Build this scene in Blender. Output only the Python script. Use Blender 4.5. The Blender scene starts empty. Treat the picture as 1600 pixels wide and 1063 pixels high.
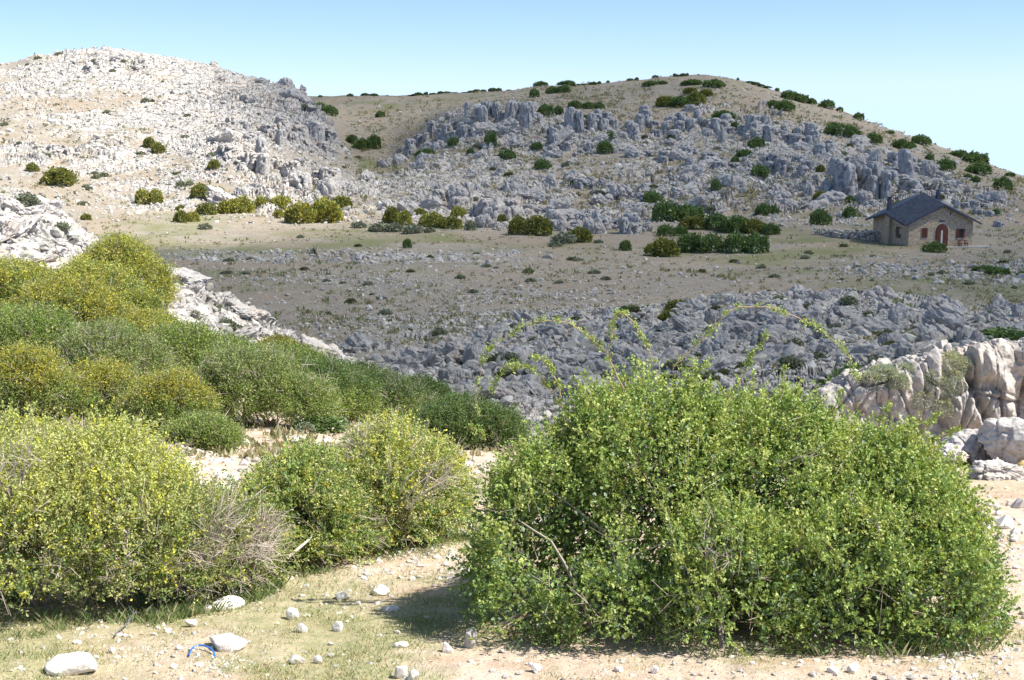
import bpy, bmesh, math, random
import numpy as np
from mathutils import Vector, Matrix

SEED = 11
rng = np.random.default_rng(SEED)
random.seed(SEED)
scene = bpy.context.scene
COL = scene.collection
R = math.radians

# ------------------------------------------------------------------ camera model (1600 px wide photograph)
F, U0, V0, HZ = 2198.0, 800.0, 531.5, 180.0
PITCH = math.atan((V0 - HZ) / F)
CP, SP = math.cos(PITCH), math.sin(PITCH)

def px(u, v, Y):
    """world point on the sight line of a photo pixel at depth Y (eye at the origin, looking along +Y)"""
    dx, dy = (u - U0) / F, (V0 - v) / F
    y = CP + SP * dy
    z = -SP + CP * dy
    return np.array([dx / y * Y, Y, z / y * Y])

def ae(u, v):
    dx, dy = (np.asarray(u, float) - U0) / F, (V0 - np.asarray(v, float)) / F
    y = CP + SP * dy
    return dx / y, (-SP + CP * dy) / y

def v_of(e):
    return V0 - F * (SP + e * CP) / (CP - e * SP)

# ------------------------------------------------------------------ noise
def _h(ix, iy, iz, seed):
    h = (ix.astype(np.int64) * 73856093) ^ (iy.astype(np.int64) * 19349663) ^ (iz.astype(np.int64) * 83492791) ^ (seed * 2654435761)
    h = (h & 0xFFFFFFFF).astype(np.uint64)
    h ^= h >> np.uint64(16); h = (h * np.uint64(0x7feb352d)) & np.uint64(0xFFFFFFFF)
    h ^= h >> np.uint64(15); h = (h * np.uint64(0x846ca68b)) & np.uint64(0xFFFFFFFF)
    h ^= h >> np.uint64(16)
    return h

def _u(h):
    return (h & np.uint64(0xFFFFFF)).astype(np.float32) / 16777215.0

def vnoise(x, y, z, seed=0):
    x0, y0, z0 = np.floor(x), np.floor(y), np.floor(z)
    fx, fy, fz = (x - x0).astype(np.float32), (y - y0).astype(np.float32), (z - z0).astype(np.float32)
    fx = fx * fx * (3 - 2 * fx); fy = fy * fy * (3 - 2 * fy); fz = fz * fz * (3 - 2 * fz)
    ix, iy, iz = x0.astype(np.int64), y0.astype(np.int64), z0.astype(np.int64)
    out = 0
    for dx in (0, 1):
        wx = fx if dx else 1 - fx
        for dy in (0, 1):
            wy = fy if dy else 1 - fy
            for dz in (0, 1):
                wz = fz if dz else 1 - fz
                out = out + wx * wy * wz * _u(_h(ix + dx, iy + dy, iz + dz, seed))
    return out

def fbm(x, y, z, seed=0, octv=4, gain=0.5):
    a, s, n = 1.0, 0.0, 0.0
    for o in range(octv):
        s = s + a * (vnoise(x, y, z, seed + o * 17) - 0.5)
        n += a; a *= gain
        x = x * 2.03 + 3.1; y = y * 2.03 + 1.7; z = z * 2.03 + 5.3
    return s / n * 2.0          # about -1..1

def worley(x, y, z, seed=0):
    bx, by, bz = np.floor(x - .5).astype(np.int64), np.floor(y - .5).astype(np.int64), np.floor(z - .5).astype(np.int64)
    f1 = np.full(x.shape, 9.0, np.float32); f2 = f1.copy(); idh = np.zeros(x.shape, np.float32)
    for dx in (0, 1):
        for dy in (0, 1):
            for dz in (0, 1):
                h = _h(bx + dx, by + dy, bz + dz, seed)
                jx = .1 + .8 * _u(h); jy = .1 + .8 * _u(h >> np.uint64(4)); jz = .1 + .8 * _u(h >> np.uint64(8))
                d = np.sqrt((bx + dx + jx - x) ** 2 + (by + dy + jy - y) ** 2 + (bz + dz + jz - z) ** 2).astype(np.float32)
                m = d < f1
                f2 = np.where(m, f1, np.minimum(f2, d))
                idh = np.where(m, _u(h >> np.uint64(6)), idh)
                f1 = np.where(m, d, f1)
    return f1, f2, idh

def sstep(a, b, x):
    t = np.clip((x - a) / (b - a), 0, 1)
    return t * t * (3 - 2 * t)

# ------------------------------------------------------------------ mesh helpers
def mk_mesh(name, V, faces, mat=None, col=None, smooth=False, attrs=None):
    V = np.asarray(V, np.float32); faces = np.asarray(faces, np.int32)
    me = bpy.data.meshes.new(name)
    k = faces.shape[1]
    me.vertices.add(len(V)); me.vertices.foreach_set('co', V.ravel())
    me.loops.add(faces.size); me.loops.foreach_set('vertex_index', faces.ravel())
    me.polygons.add(len(faces))
    me.polygons.foreach_set('loop_start', np.arange(0, faces.size, k, dtype=np.int32))
    me.polygons.foreach_set('loop_total', np.full(len(faces), k, np.int32))
    me.polygons.foreach_set('use_smooth', smooth if isinstance(smooth, np.ndarray) else np.full(len(faces), bool(smooth)))
    if col is not None:
        c = np.ones((len(V), 4), np.float32); c[:, :3] = col
        at = me.attributes.new('col', 'FLOAT_COLOR', 'POINT'); at.data.foreach_set('color', c.ravel())
    for n, a in (attrs or {}).items():
        at = me.attributes.new(n, 'FLOAT', 'POINT'); at.data.foreach_set('value', np.asarray(a, np.float32))
    me.update(calc_edges=True); me.validate()
    if mat: me.materials.append(mat)
    return me

def link(name, data, parent=None, loc=None):
    o = bpy.data.objects.new(name, data); COL.objects.link(o)
    if parent: o.parent = parent
    if loc is not None: o.location = [float(c) for c in loc]
    return o

def tag(o, label=None, cat=None, group=None, kind=None):
    if label: o['label'] = label
    if cat: o['category'] = cat
    if group: o['group'] = group
    if kind: o['kind'] = kind
    return o

def empty(name, loc, label, cat, group=None):
    o = bpy.data.objects.new(name, None); COL.objects.link(o); o.location = [float(c) for c in loc]
    o.empty_display_size = .2
    return tag(o, label, cat, group)

# ------------------------------------------------------------------ node helpers
class NT:
    def __init__(s, name):
        s.m = bpy.data.materials.new(name); s.m.use_nodes = True
        s.t = s.m.node_tree; s.t.nodes.clear()
        s.out = s.n('ShaderNodeOutputMaterial')
        s.pos = s.n('ShaderNodeTexCoord').outputs['Object']
    def n(s, typ, **kw):
        nd = s.t.nodes.new(typ)
        for k, v in kw.items(): setattr(nd, k, v)
        return nd
    def l(s, a, b): s.t.links.new(a, b)
    def set(s, sock, v):
        if isinstance(v, bpy.types.NodeSocket): s.l(v, sock)
        else: sock.default_value = v
    def map(s, scale, vec=None, loc=(0, 0, 0)):
        n = s.n('ShaderNodeMapping'); s.l(vec or s.pos, n.inputs[0]); n.inputs['Scale'].default_value = scale; n.inputs['Location'].default_value = loc
        return n.outputs[0]
    def noise(s, scale, detail=4, rough=.55, vec=None, dist=0):
        n = s.n('ShaderNodeTexNoise'); s.l(vec or s.pos, n.inputs['Vector'])
        n.inputs['Scale'].default_value = scale; n.inputs['Detail'].default_value = detail; n.inputs['Roughness'].default_value = rough
        n.inputs['Distortion'].default_value = dist
        return n.outputs['Fac']
    def vor(s, scale, vec=None, feature='F1', out='Distance', rand=1.0):
        n = s.n('ShaderNodeTexVoronoi', feature=feature); s.l(vec or s.pos, n.inputs['Vector']); n.inputs['Scale'].default_value = scale
        n.inputs['Randomness'].default_value = rand
        return n.outputs[out]
    def attr(s, name, out='Fac'):
        n = s.n('ShaderNodeAttribute', attribute_name=name); return n.outputs[out]
    def ramp(s, fac, pts, interp='LINEAR'):
        n = s.n('ShaderNodeValToRGB'); s.l(fac, n.inputs[0]); cr = n.color_ramp; cr.interpolation = interp
        while len(cr.elements) < len(pts): cr.elements.new(.5)
        for e, (p, c) in zip(cr.elements, pts):
            e.position = p; e.color = (c, c, c, 1) if isinstance(c, (int, float)) else (*c, 1)
        return n.outputs[0]
    def math(s, op, a, b=0.0, clamp=False):
        n = s.n('ShaderNodeMath', operation=op, use_clamp=clamp); s.set(n.inputs[0], a); s.set(n.inputs[1], b); return n.outputs[0]
    def mix(s, fac, a, b, mode='MIX'):
        n = s.n('ShaderNodeMix', data_type='RGBA', blend_type=mode)
        s.set(n.inputs[0], fac)
        for sock, v in ((n.inputs[6], a), (n.inputs[7], b)):
            s.set(sock, v if isinstance(v, bpy.types.NodeSocket) else (*v, 1))
        return n.outputs[2]
    def bump(s, h, strength=.5, dist=.05):
        n = s.n('ShaderNodeBump'); s.l(h, n.inputs['Height']); n.inputs['Strength'].default_value = strength; n.inputs['Distance'].default_value = dist
        return n.outputs[0]
    def bsdf(s, color, rough=.9, spec=.2, normal=None):
        n = s.n('ShaderNodeBsdfPrincipled'); s.set(n.inputs['Base Color'], color if isinstance(color, bpy.types.NodeSocket) else (*color, 1))
        s.set(n.inputs['Roughness'], rough); n.inputs['Specular IOR Level'].default_value = spec
        if normal: s.l(normal, n.inputs['Normal'])
        return n.outputs[0]
    def done(s, sh):
        s.l(sh, s.out.inputs['Surface']); return s.m

def mat_rock(name, base=(.47, .445, .415), dark=(.22, .22, .225), warm=(.50, .42, .33), lich=(.30, .31, .24), sc=1.0, wa=.25, bumpd=.03):
    t = NT(name)
    n1 = t.noise(1.1 * sc, 6, .62); n2 = t.noise(7 * sc, 5, .7); n3 = t.noise(.45 * sc, 3, .5)
    st = t.noise(1.3 * sc, 5, .65, vec=t.map((3.2, 3.2, .55)))
    c = t.mix(t.ramp(n1, [(.36, 0), (.66, 1)]), dark, base)
    c = t.mix(t.math('MULTIPLY', t.ramp(st, [(.42, 0), (.62, 1)]), .55), c, base)
    c = t.mix(t.math('MULTIPLY', t.ramp(n3, [(.45, 0), (.7, 1)]), wa * 2), c, warm)
    c = t.mix(t.math('MULTIPLY', t.ramp(t.noise(3.1 * sc, 4, .6), [(.56, 0), (.68, 1)]), .7), c, lich)
    c = t.mix(.8, c, t.ramp(n2, [(.25, .62), (.5, 1.0), (.8, 1.15)]), 'MULTIPLY')
    h = t.math('ADD', t.noise(5 * sc, 8, .7), t.math('MULTIPLY', t.vor(2.5 * sc, feature='DISTANCE_TO_EDGE'), .8))
    return t.done(t.bsdf(c, .92, .12, t.bump(h, .9, bumpd)))

def mat_leaf(name='leaf', trans=.32):
    t = NT(name)
    c = t.attr('col', 'Color')
    d = t.n('ShaderNodeBsdfDiffuse'); t.l(c, d.inputs[0])
    tr = t.n('ShaderNodeBsdfTranslucent'); t.l(t.mix(1.0, c, (1.15, 1.1, .55), 'MULTIPLY'), tr.inputs[0])
    m = t.n('ShaderNodeMixShader'); m.inputs[0].default_value = trans; t.l(d.outputs[0], m.inputs[1]); t.l(tr.outputs[0], m.inputs[2])
    g = t.n('ShaderNodeBsdfGlossy'); g.inputs['Roughness'].default_value = .5; g.inputs[0].default_value = (1, 1, 1, 1)
    m2 = t.n('ShaderNodeMixShader'); m2.inputs[0].default_value = .022; t.l(m.outputs[0], m2.inputs[1]); t.l(g.outputs[0], m2.inputs[2])
    return t.done(m2.outputs[0])

def mat_attr(name, rough=.9):
    t = NT(name); return t.done(t.bsdf(t.attr('col', 'Color'), rough, .1))

def mat_plain(name, c, rough=.8, var=.25, sc=6.0, spec=.2):
    t = NT(name)
    k = t.ramp(t.noise(sc, 5, .6), [(.3, 1 - var), (.7, 1 + var)])
    return t.done(t.bsdf(t.mix(1.0, c, k, 'MULTIPLY'), rough, spec))

M_LEAF = mat_leaf()
M_WOOD = mat_attr('bark')
M_LIME = mat_rock('limestone')
M_PALE = mat_rock('pale_limestone', (.76, .72, .66), (.58, .55, .51), (.70, .60, .48), (.60, .57, .49), 5.0, .25, .012)
M_NEAR = mat_rock('near_limestone', (.58, .54, .50), (.34, .325, .315), (.58, .47, .38), (.42, .42, .34), 2.2, .3, .03)

# ------------------------------------------------------------------ terrain lofted from depth rows
# each row: depth Y, {photo column: photo line}, rock share, grass share, cloud shade
ROWS = []
def row(Y, v=None, rock=None, grass=None, shade=None, z=None):
    if v is None: v = {800: V0 - F * (SP + z / Y * CP) / (CP - z / Y * SP)}
    ROWS.append((Y, v, rock if rock is not None else {0: 0}, grass if grass is not None else {0: 0}, shade if shade is not None else {0: 0}))

row(1.2, z=-1.93, grass={0: .6})
row(9.2, {800: 1063}, {0: 0}, {0: .8, 500: .7, 700: .45, 900: .3, 1300: .15, 1600: .1})
row(11.0, {-600: 955, 0: 960, 700: 966, 1600: 966, 2200: 955}, {0: 0}, {0: .5, 500: .6, 700: .4, 1300: .1})
row(14.3, {-600: 825, 0: 833, 600: 840, 1200: 842, 1600: 836, 2200: 820}, {0: 0}, {0: .5, 450: .3, 640: .25, 720: .5, 900: .2, 1600: .12})
row(21, {-600: 640, 0: 668, 250: 690, 420: 711, 560: 718, 700: 724, 1000: 722, 1600: 712, 2200: 690}, {0: .05, 300: .1, 420: .15, 700: .3, 1300: .1, 1600: .1}, {0: .15})
row(27, {-600: 550, 0: 600, 250: 642, 420: 658, 560: 676, 700: 706, 850: 720, 1000: 710, 1200: 692, 1600: 668, 2200: 640}, {0: .1, 420: .15, 700: .3, 1000: .3}, {0: .3, 420: .1})
row(34, {-600: 430, 0: 478, 250: 545, 420: 630, 560: 670, 700: 702, 850: 702, 1000: 690, 1200: 672, 1400: 652, 1600: 640, 2200: 600}, {0: .15, 420: .2, 600: .3, 700: .6, 1000: .7}, {0: .4, 500: .2}, {0: 0, 640: 0, 720: .2, 900: .4, 1600: .2})
row(42, {-600: 300, 0: 405, 150: 440, 250: 500, 420: 588, 560: 640, 700: 670, 850: 674, 1000: 662, 1200: 646, 1400: 622, 1600: 608, 2200: 570}, {0: .75, 250: .8, 420: .85, 560: .9, 850: 1}, None, {0: 0, 560: 0, 640: .15, 720: .5, 850: .85, 1600: .8})
row(50, {-600: 180, 0: 300, 75: 332, 150: 378, 250: 427, 350: 472, 450: 525, 520: 558, 560: 577, 650: 620, 700: 642, 850: 648, 1000: 632, 1200: 612, 1400: 590, 1600: 580, 2200: 560}, {0: 1}, None, {0: 0, 540: 0, 620: .2, 700: .55, 800: .95, 1600: 1})
row(62, {-600: 300, 0: 430, 150: 480, 250: 520, 350: 548, 450: 568, 560: 584, 650: 602, 700: 613, 850: 610, 1000: 590, 1200: 562, 1400: 548, 1600: 540, 2200: 530}, {0: .4, 420: .4, 520: .7, 560: .9, 650: 1}, None, {0: .6, 450: .8, 560: .4, 650: .5, 750: .9, 850: 1})
row(75, {-600: 500, 0: 566, 450: 567, 560: 560, 650: 561, 700: 560, 750: 553, 850: 543, 1000: 522, 1100: 505, 1200: 492, 1300: 488, 1400: 492, 1600: 504, 2200: 500}, {0: .25, 450: .25, 560: .5, 650: .8, 700: .95, 1600: .95}, None, {0: 1})
row(88, {-600: 500, 0: 522, 450: 521, 560: 520, 700: 526, 780: 520, 850: 508, 950: 496, 1050: 478, 1120: 466, 1200: 458, 1300: 455, 1380: 460, 1450: 468, 1520: 484, 1600: 478, 2200: 470}, {0: .2, 560: .25, 700: .4, 790: .7, 950: .9, 1050: 1, 1450: 1, 1520: .7, 1600: .85}, {0: 0}, {0: 1})
row(105, {-600: 465, 0: 479, 850: 479, 1000: 479, 1200: 481, 1500: 480, 1600: 478, 2200: 460}, {0: .18, 900: .15, 1100: .1, 1600: .3}, {0: 0, 1100: 0, 1300: .3, 1600: .4}, {0: 1})
row(120, {-600: 440, 0: 449, 800: 449, 1600: 449, 2200: 430}, {0: .2, 900: .18, 1200: .1, 1350: .15, 1600: .25}, {0: 0, 1200: .1, 1350: .5, 1600: .55}, {0: 1})
row(135, {-600: 415, 0: 424, 1600: 424, 2200: 405}, {0: .15, 1000: .1, 1250: .2, 1380: .6, 1600: .7}, {0: 0, 1600: .1}, {0: .8, 300: .9, 500: 1})
row(155, {-600: 390, 0: 400, 300: 400, 1600: 401, 2200: 385}, {0: .15, 250: .3, 330: .62, 560: .66, 800: .5, 900: .2, 1100: .06, 1600: .08}, {0: .2, 1100: .3, 1180: .6, 1300: .5, 1420: .2}, {0: .1, 200: .45, 300: .7, 450: .85, 560: 1, 1300: 1, 1400: .8})
row(170, {-600: 372, 0: 384, 1600: 385.5, 2200: 370}, {0: .15, 200: .08, 560: .1, 800: .12, 1000: .05, 1600: .04}, {0: .3, 250: .55, 500: .45, 700: .3, 1000: .1, 1180: .6, 1330: .5, 1420: .15}, {0: 0, 200: 0, 300: .1, 450: .35, 560: .5, 650: .75, 800: 1, 1300: 1, 1400: .62})
row(205, {-600: 310, 0: 330, 150: 341, 300: 346, 480: 348, 560: 348, 700: 350, 1000: 352, 1400: 349, 1600: 348, 2200: 330}, {0: .6, 150: .3, 250: .12, 480: .2, 560: .35, 650: .45, 760: .8, 850: .8, 920: .6, 1000: .35, 1100: .25, 1250: .35, 1400: .3, 1560: .05}, {0: .2, 300: .4, 480: .3, 650: .1}, {0: 0, 500: 0, 620: .2, 700: .4, 760: .6, 850: .85, 950: .95, 1100: 1, 1300: 1, 1400: .75})
row(225, {-600: 280, 0: 305, 150: 320, 250: 326, 420: 326, 480: 330, 650: 333, 760: 338, 850: 344, 1000: 342, 1100: 338, 1200: 330, 1300: 328, 1400: 326, 1500: 326, 1600: 320, 2200: 300}, {0: .62, 250: .6, 350: .5, 480: .85, 560: .75, 650: .95, 1200: 1, 1500: .9, 1560: .5, 1600: .1}, None, {0: 0, 480: 0, 650: .15, 720: .3, 800: .6, 900: .82, 1000: .92, 1600: .92})
row(260, {-600: 200, 0: 225, 150: 235, 250: 240, 350: 228, 420: 240, 480: 262, 520: 278, 560: 289, 600: 291, 650: 288, 700: 284, 760: 285, 850: 290, 1000: 282, 1100: 272, 1200: 268, 1300: 270, 1400: 278, 1500: 292, 1600: 306, 1750: 320, 2200: 300}, {0: .65, 250: .65, 320: .9, 350: 1, 480: 1, 560: .9, 650: 1, 850: .85, 1000: .8, 1200: 1, 1500: 1, 1560: .6, 1600: .15}, None, {0: 0, 350: 0, 420: .1, 480: .2, 560: .25, 650: .5, 760: .62, 850: .8, 1000: .9, 1600: .9})
row(290, {-600: 140, 0: 150, 150: 160, 250: 170, 350: 182, 420: 193, 480: 218, 520: 240, 560: 257, 600: 262, 650: 250, 700: 240, 760: 234, 850: 240, 1000: 240, 1100: 230, 1200: 222, 1300: 232, 1400: 250, 1500: 272, 1600: 292, 1750: 310, 2200: 290}, {0: .65, 150: .6, 250: .8, 350: 1, 520: 1, 555: .4, 600: .2, 650: .85, 850: 1, 930: .6, 1000: .55, 1100: .9, 1200: 1, 1400: 1, 1470: .7, 1550: .2}, {0: 0, 540: 0, 570: .9, 610: .8, 640: 0}, {0: 0, 250: 0, 350: .15, 480: .4, 560: .8, 700: .88, 1000: .92, 1600: .88})
row(303, {-600: 125, 0: 128, 150: 130, 250: 135, 350: 150, 420: 164, 480: 185, 520: 215, 560: 246, 600: 258, 650: 238, 690: 212, 720: 186, 760: 174, 840: 176, 875: 192, 950: 205, 1000: 213, 1100: 204, 1200: 200, 1300: 212, 1400: 235, 1500: 262, 1600: 286, 1750: 306, 2200: 285}, {0: .6, 150: .75, 350: 1, 500: 1, 540: .6, 580: .1, 620: .3, 690: .9, 840: 1, 950: .9, 1000: .8, 1100: .95, 1200: 1, 1300: .8, 1400: .7, 1480: .3, 1550: .15}, {0: 0, 540: 0, 570: .9, 605: .9, 630: 0}, {0: 0, 250: 0, 350: .25, 480: .6, 560: .9, 1600: .88})
row(330, {-600: 110, 0: 99, 35: 93, 50: 87, 90: 84, 150: 76, 230: 82, 300: 96, 350: 110, 420: 131, 460: 142, 480: 153, 500: 185, 520: 212, 550: 240, 600: 250, 650: 220, 700: 178, 760: 164, 850: 168, 950: 180, 1000: 186, 1100: 181, 1200: 180, 1300: 196, 1400: 218, 1500: 247, 1600: 278, 1750: 305, 2200: 290}, {0: 1, 480: 1, 520: .8, 560: .3, 600: .25, 650: .5, 700: .7, 760: .6, 850: .5, 950: .55, 1000: .5, 1100: .7, 1200: .7, 1300: .35, 1400: .2, 1600: .15}, None, {0: 0, 200: 0, 300: .15, 400: .4, 480: .75, 560: .95, 1000: .9, 1600: .8})
row(370, {-600: 150, 0: 128, 150: 104, 250: 110, 350: 132, 420: 147, 480: 166, 520: 185, 560: 196, 600: 199, 650: 189, 700: 170, 760: 158, 850: 152, 950: 150, 1000: 148, 1100: 137, 1200: 149, 1300: 170, 1400: 206, 1500: 241, 1600: 275, 1750: 305, 2200: 300}, {0: 1, 450: .7, 540: .15, 700: .25, 850: .25, 1000: .15, 1200: .2, 1600: .15}, None, {0: .5, 300: .5, 480: .9, 1100: .8, 1600: .6})
row(410, {-600: 190, 0: 180, 350: 175, 480: 170, 560: 173, 650: 168, 760: 152, 850: 140, 950: 129, 1000: 124, 1080: 117, 1130: 121, 1200: 139, 1300: 170, 1400: 211, 1500: 250, 1600: 286, 2200: 300}, {0: .3, 480: .1, 1000: .1, 1080: .3, 1200: .1}, {0: .1, 560: .2, 900: .25, 1000: .1}, {0: .8, 1080: .8, 1600: .6})
row(470, {-600: 165, 480: 151, 640: 149, 700: 147, 800: 141, 850: 135, 1000: 140, 1100: 150, 1200: 175, 1400: 240, 1600: 310, 2200: 320}, {0: .1}, {0: .3}, {0: .8})
row(620, {-600: 200, 0: 200, 1000: 200, 1200: 230, 1400: 290, 1600: 340, 2200: 360}, {0: .1}, {0: .2}, {0: .8})
row(1500, z=-130); row(7000, z=-600)

def pslopes(x, y):
    h = np.diff(x, axis=0); d = np.diff(y, axis=0) / h
    m = np.zeros_like(y)
    if len(x) == 2: return np.concatenate([d, d])
    w1 = 2 * h[1:] + h[:-1]; w2 = h[1:] + 2 * h[:-1]
    s = (d[:-1] * d[1:]) > 0
    with np.errstate(divide='ignore', invalid='ignore'):
        m[1:-1] = np.where(s, (w1 + w2) / (w1 / d[:-1] + w2 / d[1:]), 0)
    m[0] = d[0]; m[-1] = d[-1]
    return m

def pchip1(xk, yk, xq):
    xk, yk = np.asarray(xk, float), np.asarray(yk, float)
    if len(xk) == 1: return np.full(np.shape(xq), yk[0])
    m = pslopes(xk, yk)
    xq = np.clip(xq, xk[0], xk[-1])
    i = np.clip(np.searchsorted(xk, xq) - 1, 0, len(xk) - 2)
    h = xk[i + 1] - xk[i]; t = (xq - xk[i]) / h
    return (yk[i] * (1 + 2 * t) * (1 - t) ** 2 + m[i] * h * t * (1 - t) ** 2 + yk[i + 1] * t * t * (3 - 2 * t) + m[i + 1] * h * t * t * (t - 1))

NA, NTT = 1151, 2600
A_G = np.linspace(-1.15, 1.15, NA)
T_G = np.linspace(math.log(1.2), math.log(7000), NTT)
_tk = np.array([math.log(r[0]) for r in ROWS])
_ek = []; _rk = []; _gk = []; _sk = []
for Yr, vd, rd, gd, sd in ROWS:
    us = np.array(sorted(vd)); a_, e_ = ae(us, [vd[u] for u in us])
    _ek.append(pchip1(a_, e_, A_G))
    for lst, dd in ((_rk, rd), (_gk, gd), (_sk, sd)):
        uu = np.array(sorted(dd)); lst.append(np.interp(A_G, ae(uu, np.full(len(uu), 400.0))[0], [dd[u] for u in uu]))
_ek = np.array(_ek)

def loft(K, mono=True):
    X = np.repeat(_tk[:, None], NA, 1)
    out = np.empty((NTT, NA), np.float32)
    i = np.clip(np.searchsorted(_tk, T_G) - 1, 0, len(_tk) - 2)
    h = (_tk[i + 1] - _tk[i])[:, None]; t = ((T_G - _tk[i])[:, None]) / h
    if mono:
        m = pslopes(X, K)
        return (K[i] * (1 + 2 * t) * (1 - t) ** 2 + m[i] * h * t * (1 - t) ** 2 + K[i + 1] * t * t * (3 - 2 * t) + m[i + 1] * h * t * t * (t - 1)).astype(np.float32)
    return (K[i] * (1 - t) + K[i + 1] * t).astype(np.float32)

E_T = loft(_ek)
R_T, G_T, S_T = loft(np.array(_rk), False), loft(np.array(_gk), False), loft(np.array(_sk), False)

def look(T, a, t):
    fa = np.clip((a - A_G[0]) / (A_G[1] - A_G[0]), 0, NA - 1.001); ft = np.clip((t - T_G[0]) / (T_G[1] - T_G[0]), 0, NTT - 1.001)
    ia, it = fa.astype(int), ft.astype(int); da, dt = fa - ia, ft - it
    return (T[it, ia] * (1 - da) * (1 - dt) + T[it, ia + 1] * da * (1 - dt) + T[it + 1, ia] * (1 - da) * dt + T[it + 1, ia + 1] * da * dt)

def relief(x, y):
    """gentle unevenness of the land, metres"""
    n = fbm(x / 9., y / 9., 0 * x, 3, 3) * np.clip(y / 420., .015, .45) * sstep(16, 60, y)
    n = n + fbm(x / 7., y / 12., 0 * x, 7, 3) * .55 * sstep(360, 400, y)
    n = n + fbm(x / 1.3, y / 1.3, 0 * x, 5, 3) * .045 * sstep(3, 8, y) * (1 - sstep(60, 120, y))
    return n

def ground(x, y):
    x = np.asarray(x, float); y = np.asarray(y, float)
    yy = np.maximum(y, 1.2)
    return yy * look(E_T, x / yy, np.log(yy)) + relief(x, yy)

def hit(u, v, ymin=3.0):
    """where the sight line of a photo pixel first meets the land"""
    a, e = ae(u, v)
    Y = np.exp(np.linspace(math.log(ymin), math.log(900), 6000))
    g = ground(a * Y, Y) / Y
    k = np.argmax(g >= e)
    if g[k] < e: k = int(np.argmin(np.abs(g - e)))
    return np.array([a * Y[k], Y[k], g[k] * Y[k]])

# ------------------------------------------------------------------ the land as one sheet
ncin, nco = 1100, 70
a_in = np.linspace(-.385, .385, ncin)
a_out = .385 + (np.linspace(0, 1, nco + 1)[1:] ** 1.5) * .75
A_C = np.concatenate([-a_out[::-1], a_in, a_out]); NC = len(A_C); NR = 1150
cols_e = np.stack([look(E_T, np.full(NTT, a), T_G) for a in A_C], 1)         # NTT x NC
dv = np.diff(v_of(cols_e), axis=0); dt_ = np.diff(T_G)[:, None]
wgt = np.where(dv < 0, np.abs(dv), np.abs(dv) * .4) + dt_ * 45
wgt = wgt * np.where(T_G[:-1, None] < math.log(8.5), .3, 1.0) * np.where(T_G[:-1, None] > math.log(650), .2, 1.0)
cum = np.concatenate([np.zeros((1, NC)), np.cumsum(wgt, 0)]); cum /= cum[-1]
q = np.linspace(0, 1, NR)
TT = np.stack([np.interp(q, cum[:, j], T_G) for j in range(NC)], 1)           # NR x NC
AA = np.repeat(A_C[None, :], NR, 0)
YY = np.exp(TT); XX = AA * YY
ZZ = YY * look(E_T, AA, TT) + relief(XX, YY)
ROCK = look(R_T, AA, TT); GRASS = look(G_T, AA, TT)
P = np.stack([XX, YY, ZZ], -1)
du = np.gradient(P, axis=1); dw = np.gradient(P, axis=0)
NRM = np.cross(du, dw); NRM /= np.linalg.norm(NRM, axis=-1, keepdims=True) + 1e-9
# rock share broken up by noise
wl = np.clip(YY / 28., .6, 12.)
nz = .6 * fbm(XX / 14, YY / 14, ZZ / 7, 21, 4, .6) + .5 * fbm(XX / 3.2, YY / 3.2, ZZ / 2, 31, 3, .6)
steep = sstep(.25, .6, 1 - NRM[..., 2])
rk = np.clip((ROCK + .2 * steep * (ROCK > .3)) * np.where(YY > 200, .82 + .16 * (1 - sstep(-62, -36, XX)), np.where(YY > 58, .92, 1)), 0, 1)
RM = sstep(-.06, .26, rk - .56 + 1.15 * nz * (1 - np.abs(rk - .5) * 1.1)) * (rk > .02)
# limestone blocks
disp = np.zeros_like(ZZ, dtype=np.float32)
wx = fbm(XX / 5, YY / 5, ZZ / 5, 41, 2) * .8; wy = fbm(XX / 5, YY / 5, ZZ / 5, 43, 2) * .8
far = sstep(110, 200, YY)
big = fbm(XX / 26, YY / 26, ZZ / 18, 51, 3)
craggy = sstep(-.25, .55, big)
for s, amp, wt, sd, zs in ((8.0, .28, far * craggy, 61, 1.7), (2.9, .27, sstep(36, 44, YY) * (.4 + .6 * craggy), 62, 1.3), (1.25, .34, sstep(30, 45, YY), 63, 1.1), (.55, .36, sstep(20, 40, YY) * (1 - far * .6), 64, .95)):
    f1, f2, idn = worley((XX + .35 * YY + wx * s * .3) / (s * 1.25), (YY - .35 * XX + wy * s * .3) / (s * 1.0), ZZ / (s * zs), sd)
    ed = np.clip((f2 - f1) / .22, 0, 1)
    b = (idn - .35) * 1.15 + .95 * ed ** .6 - .75
    disp += (amp * s * b * wt).astype(np.float32)
hump = sstep(56, 64, YY) * (1 - sstep(95, 105, YY))
disp += hump * (.9 * np.abs(fbm(XX / 6, YY / 9, 0 * XX, 55, 3)) - .25).astype(np.float32)
disp = disp * RM * (1 - .4 * sstep(190, 205, YY) * (1 - sstep(-60, -38, XX))) * (.6 + .5 * craggy) * (1 + .9 * sstep(215, 235, YY) * (1 - sstep(300, 318, YY)) * sstep(-.235, -.20, AA) * (1 - sstep(-.14, -.12, AA))) * (1 - .35 * hump) * sstep(18, 34, YY) * (1 - sstep(600, 800, YY))
fine = fbm(XX / .22, YY / .22, ZZ / .22, 71, 2) * .03 * RM * (1 - sstep(80, 140, YY))
P = P + NRM * (disp + fine)[..., None]
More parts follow.
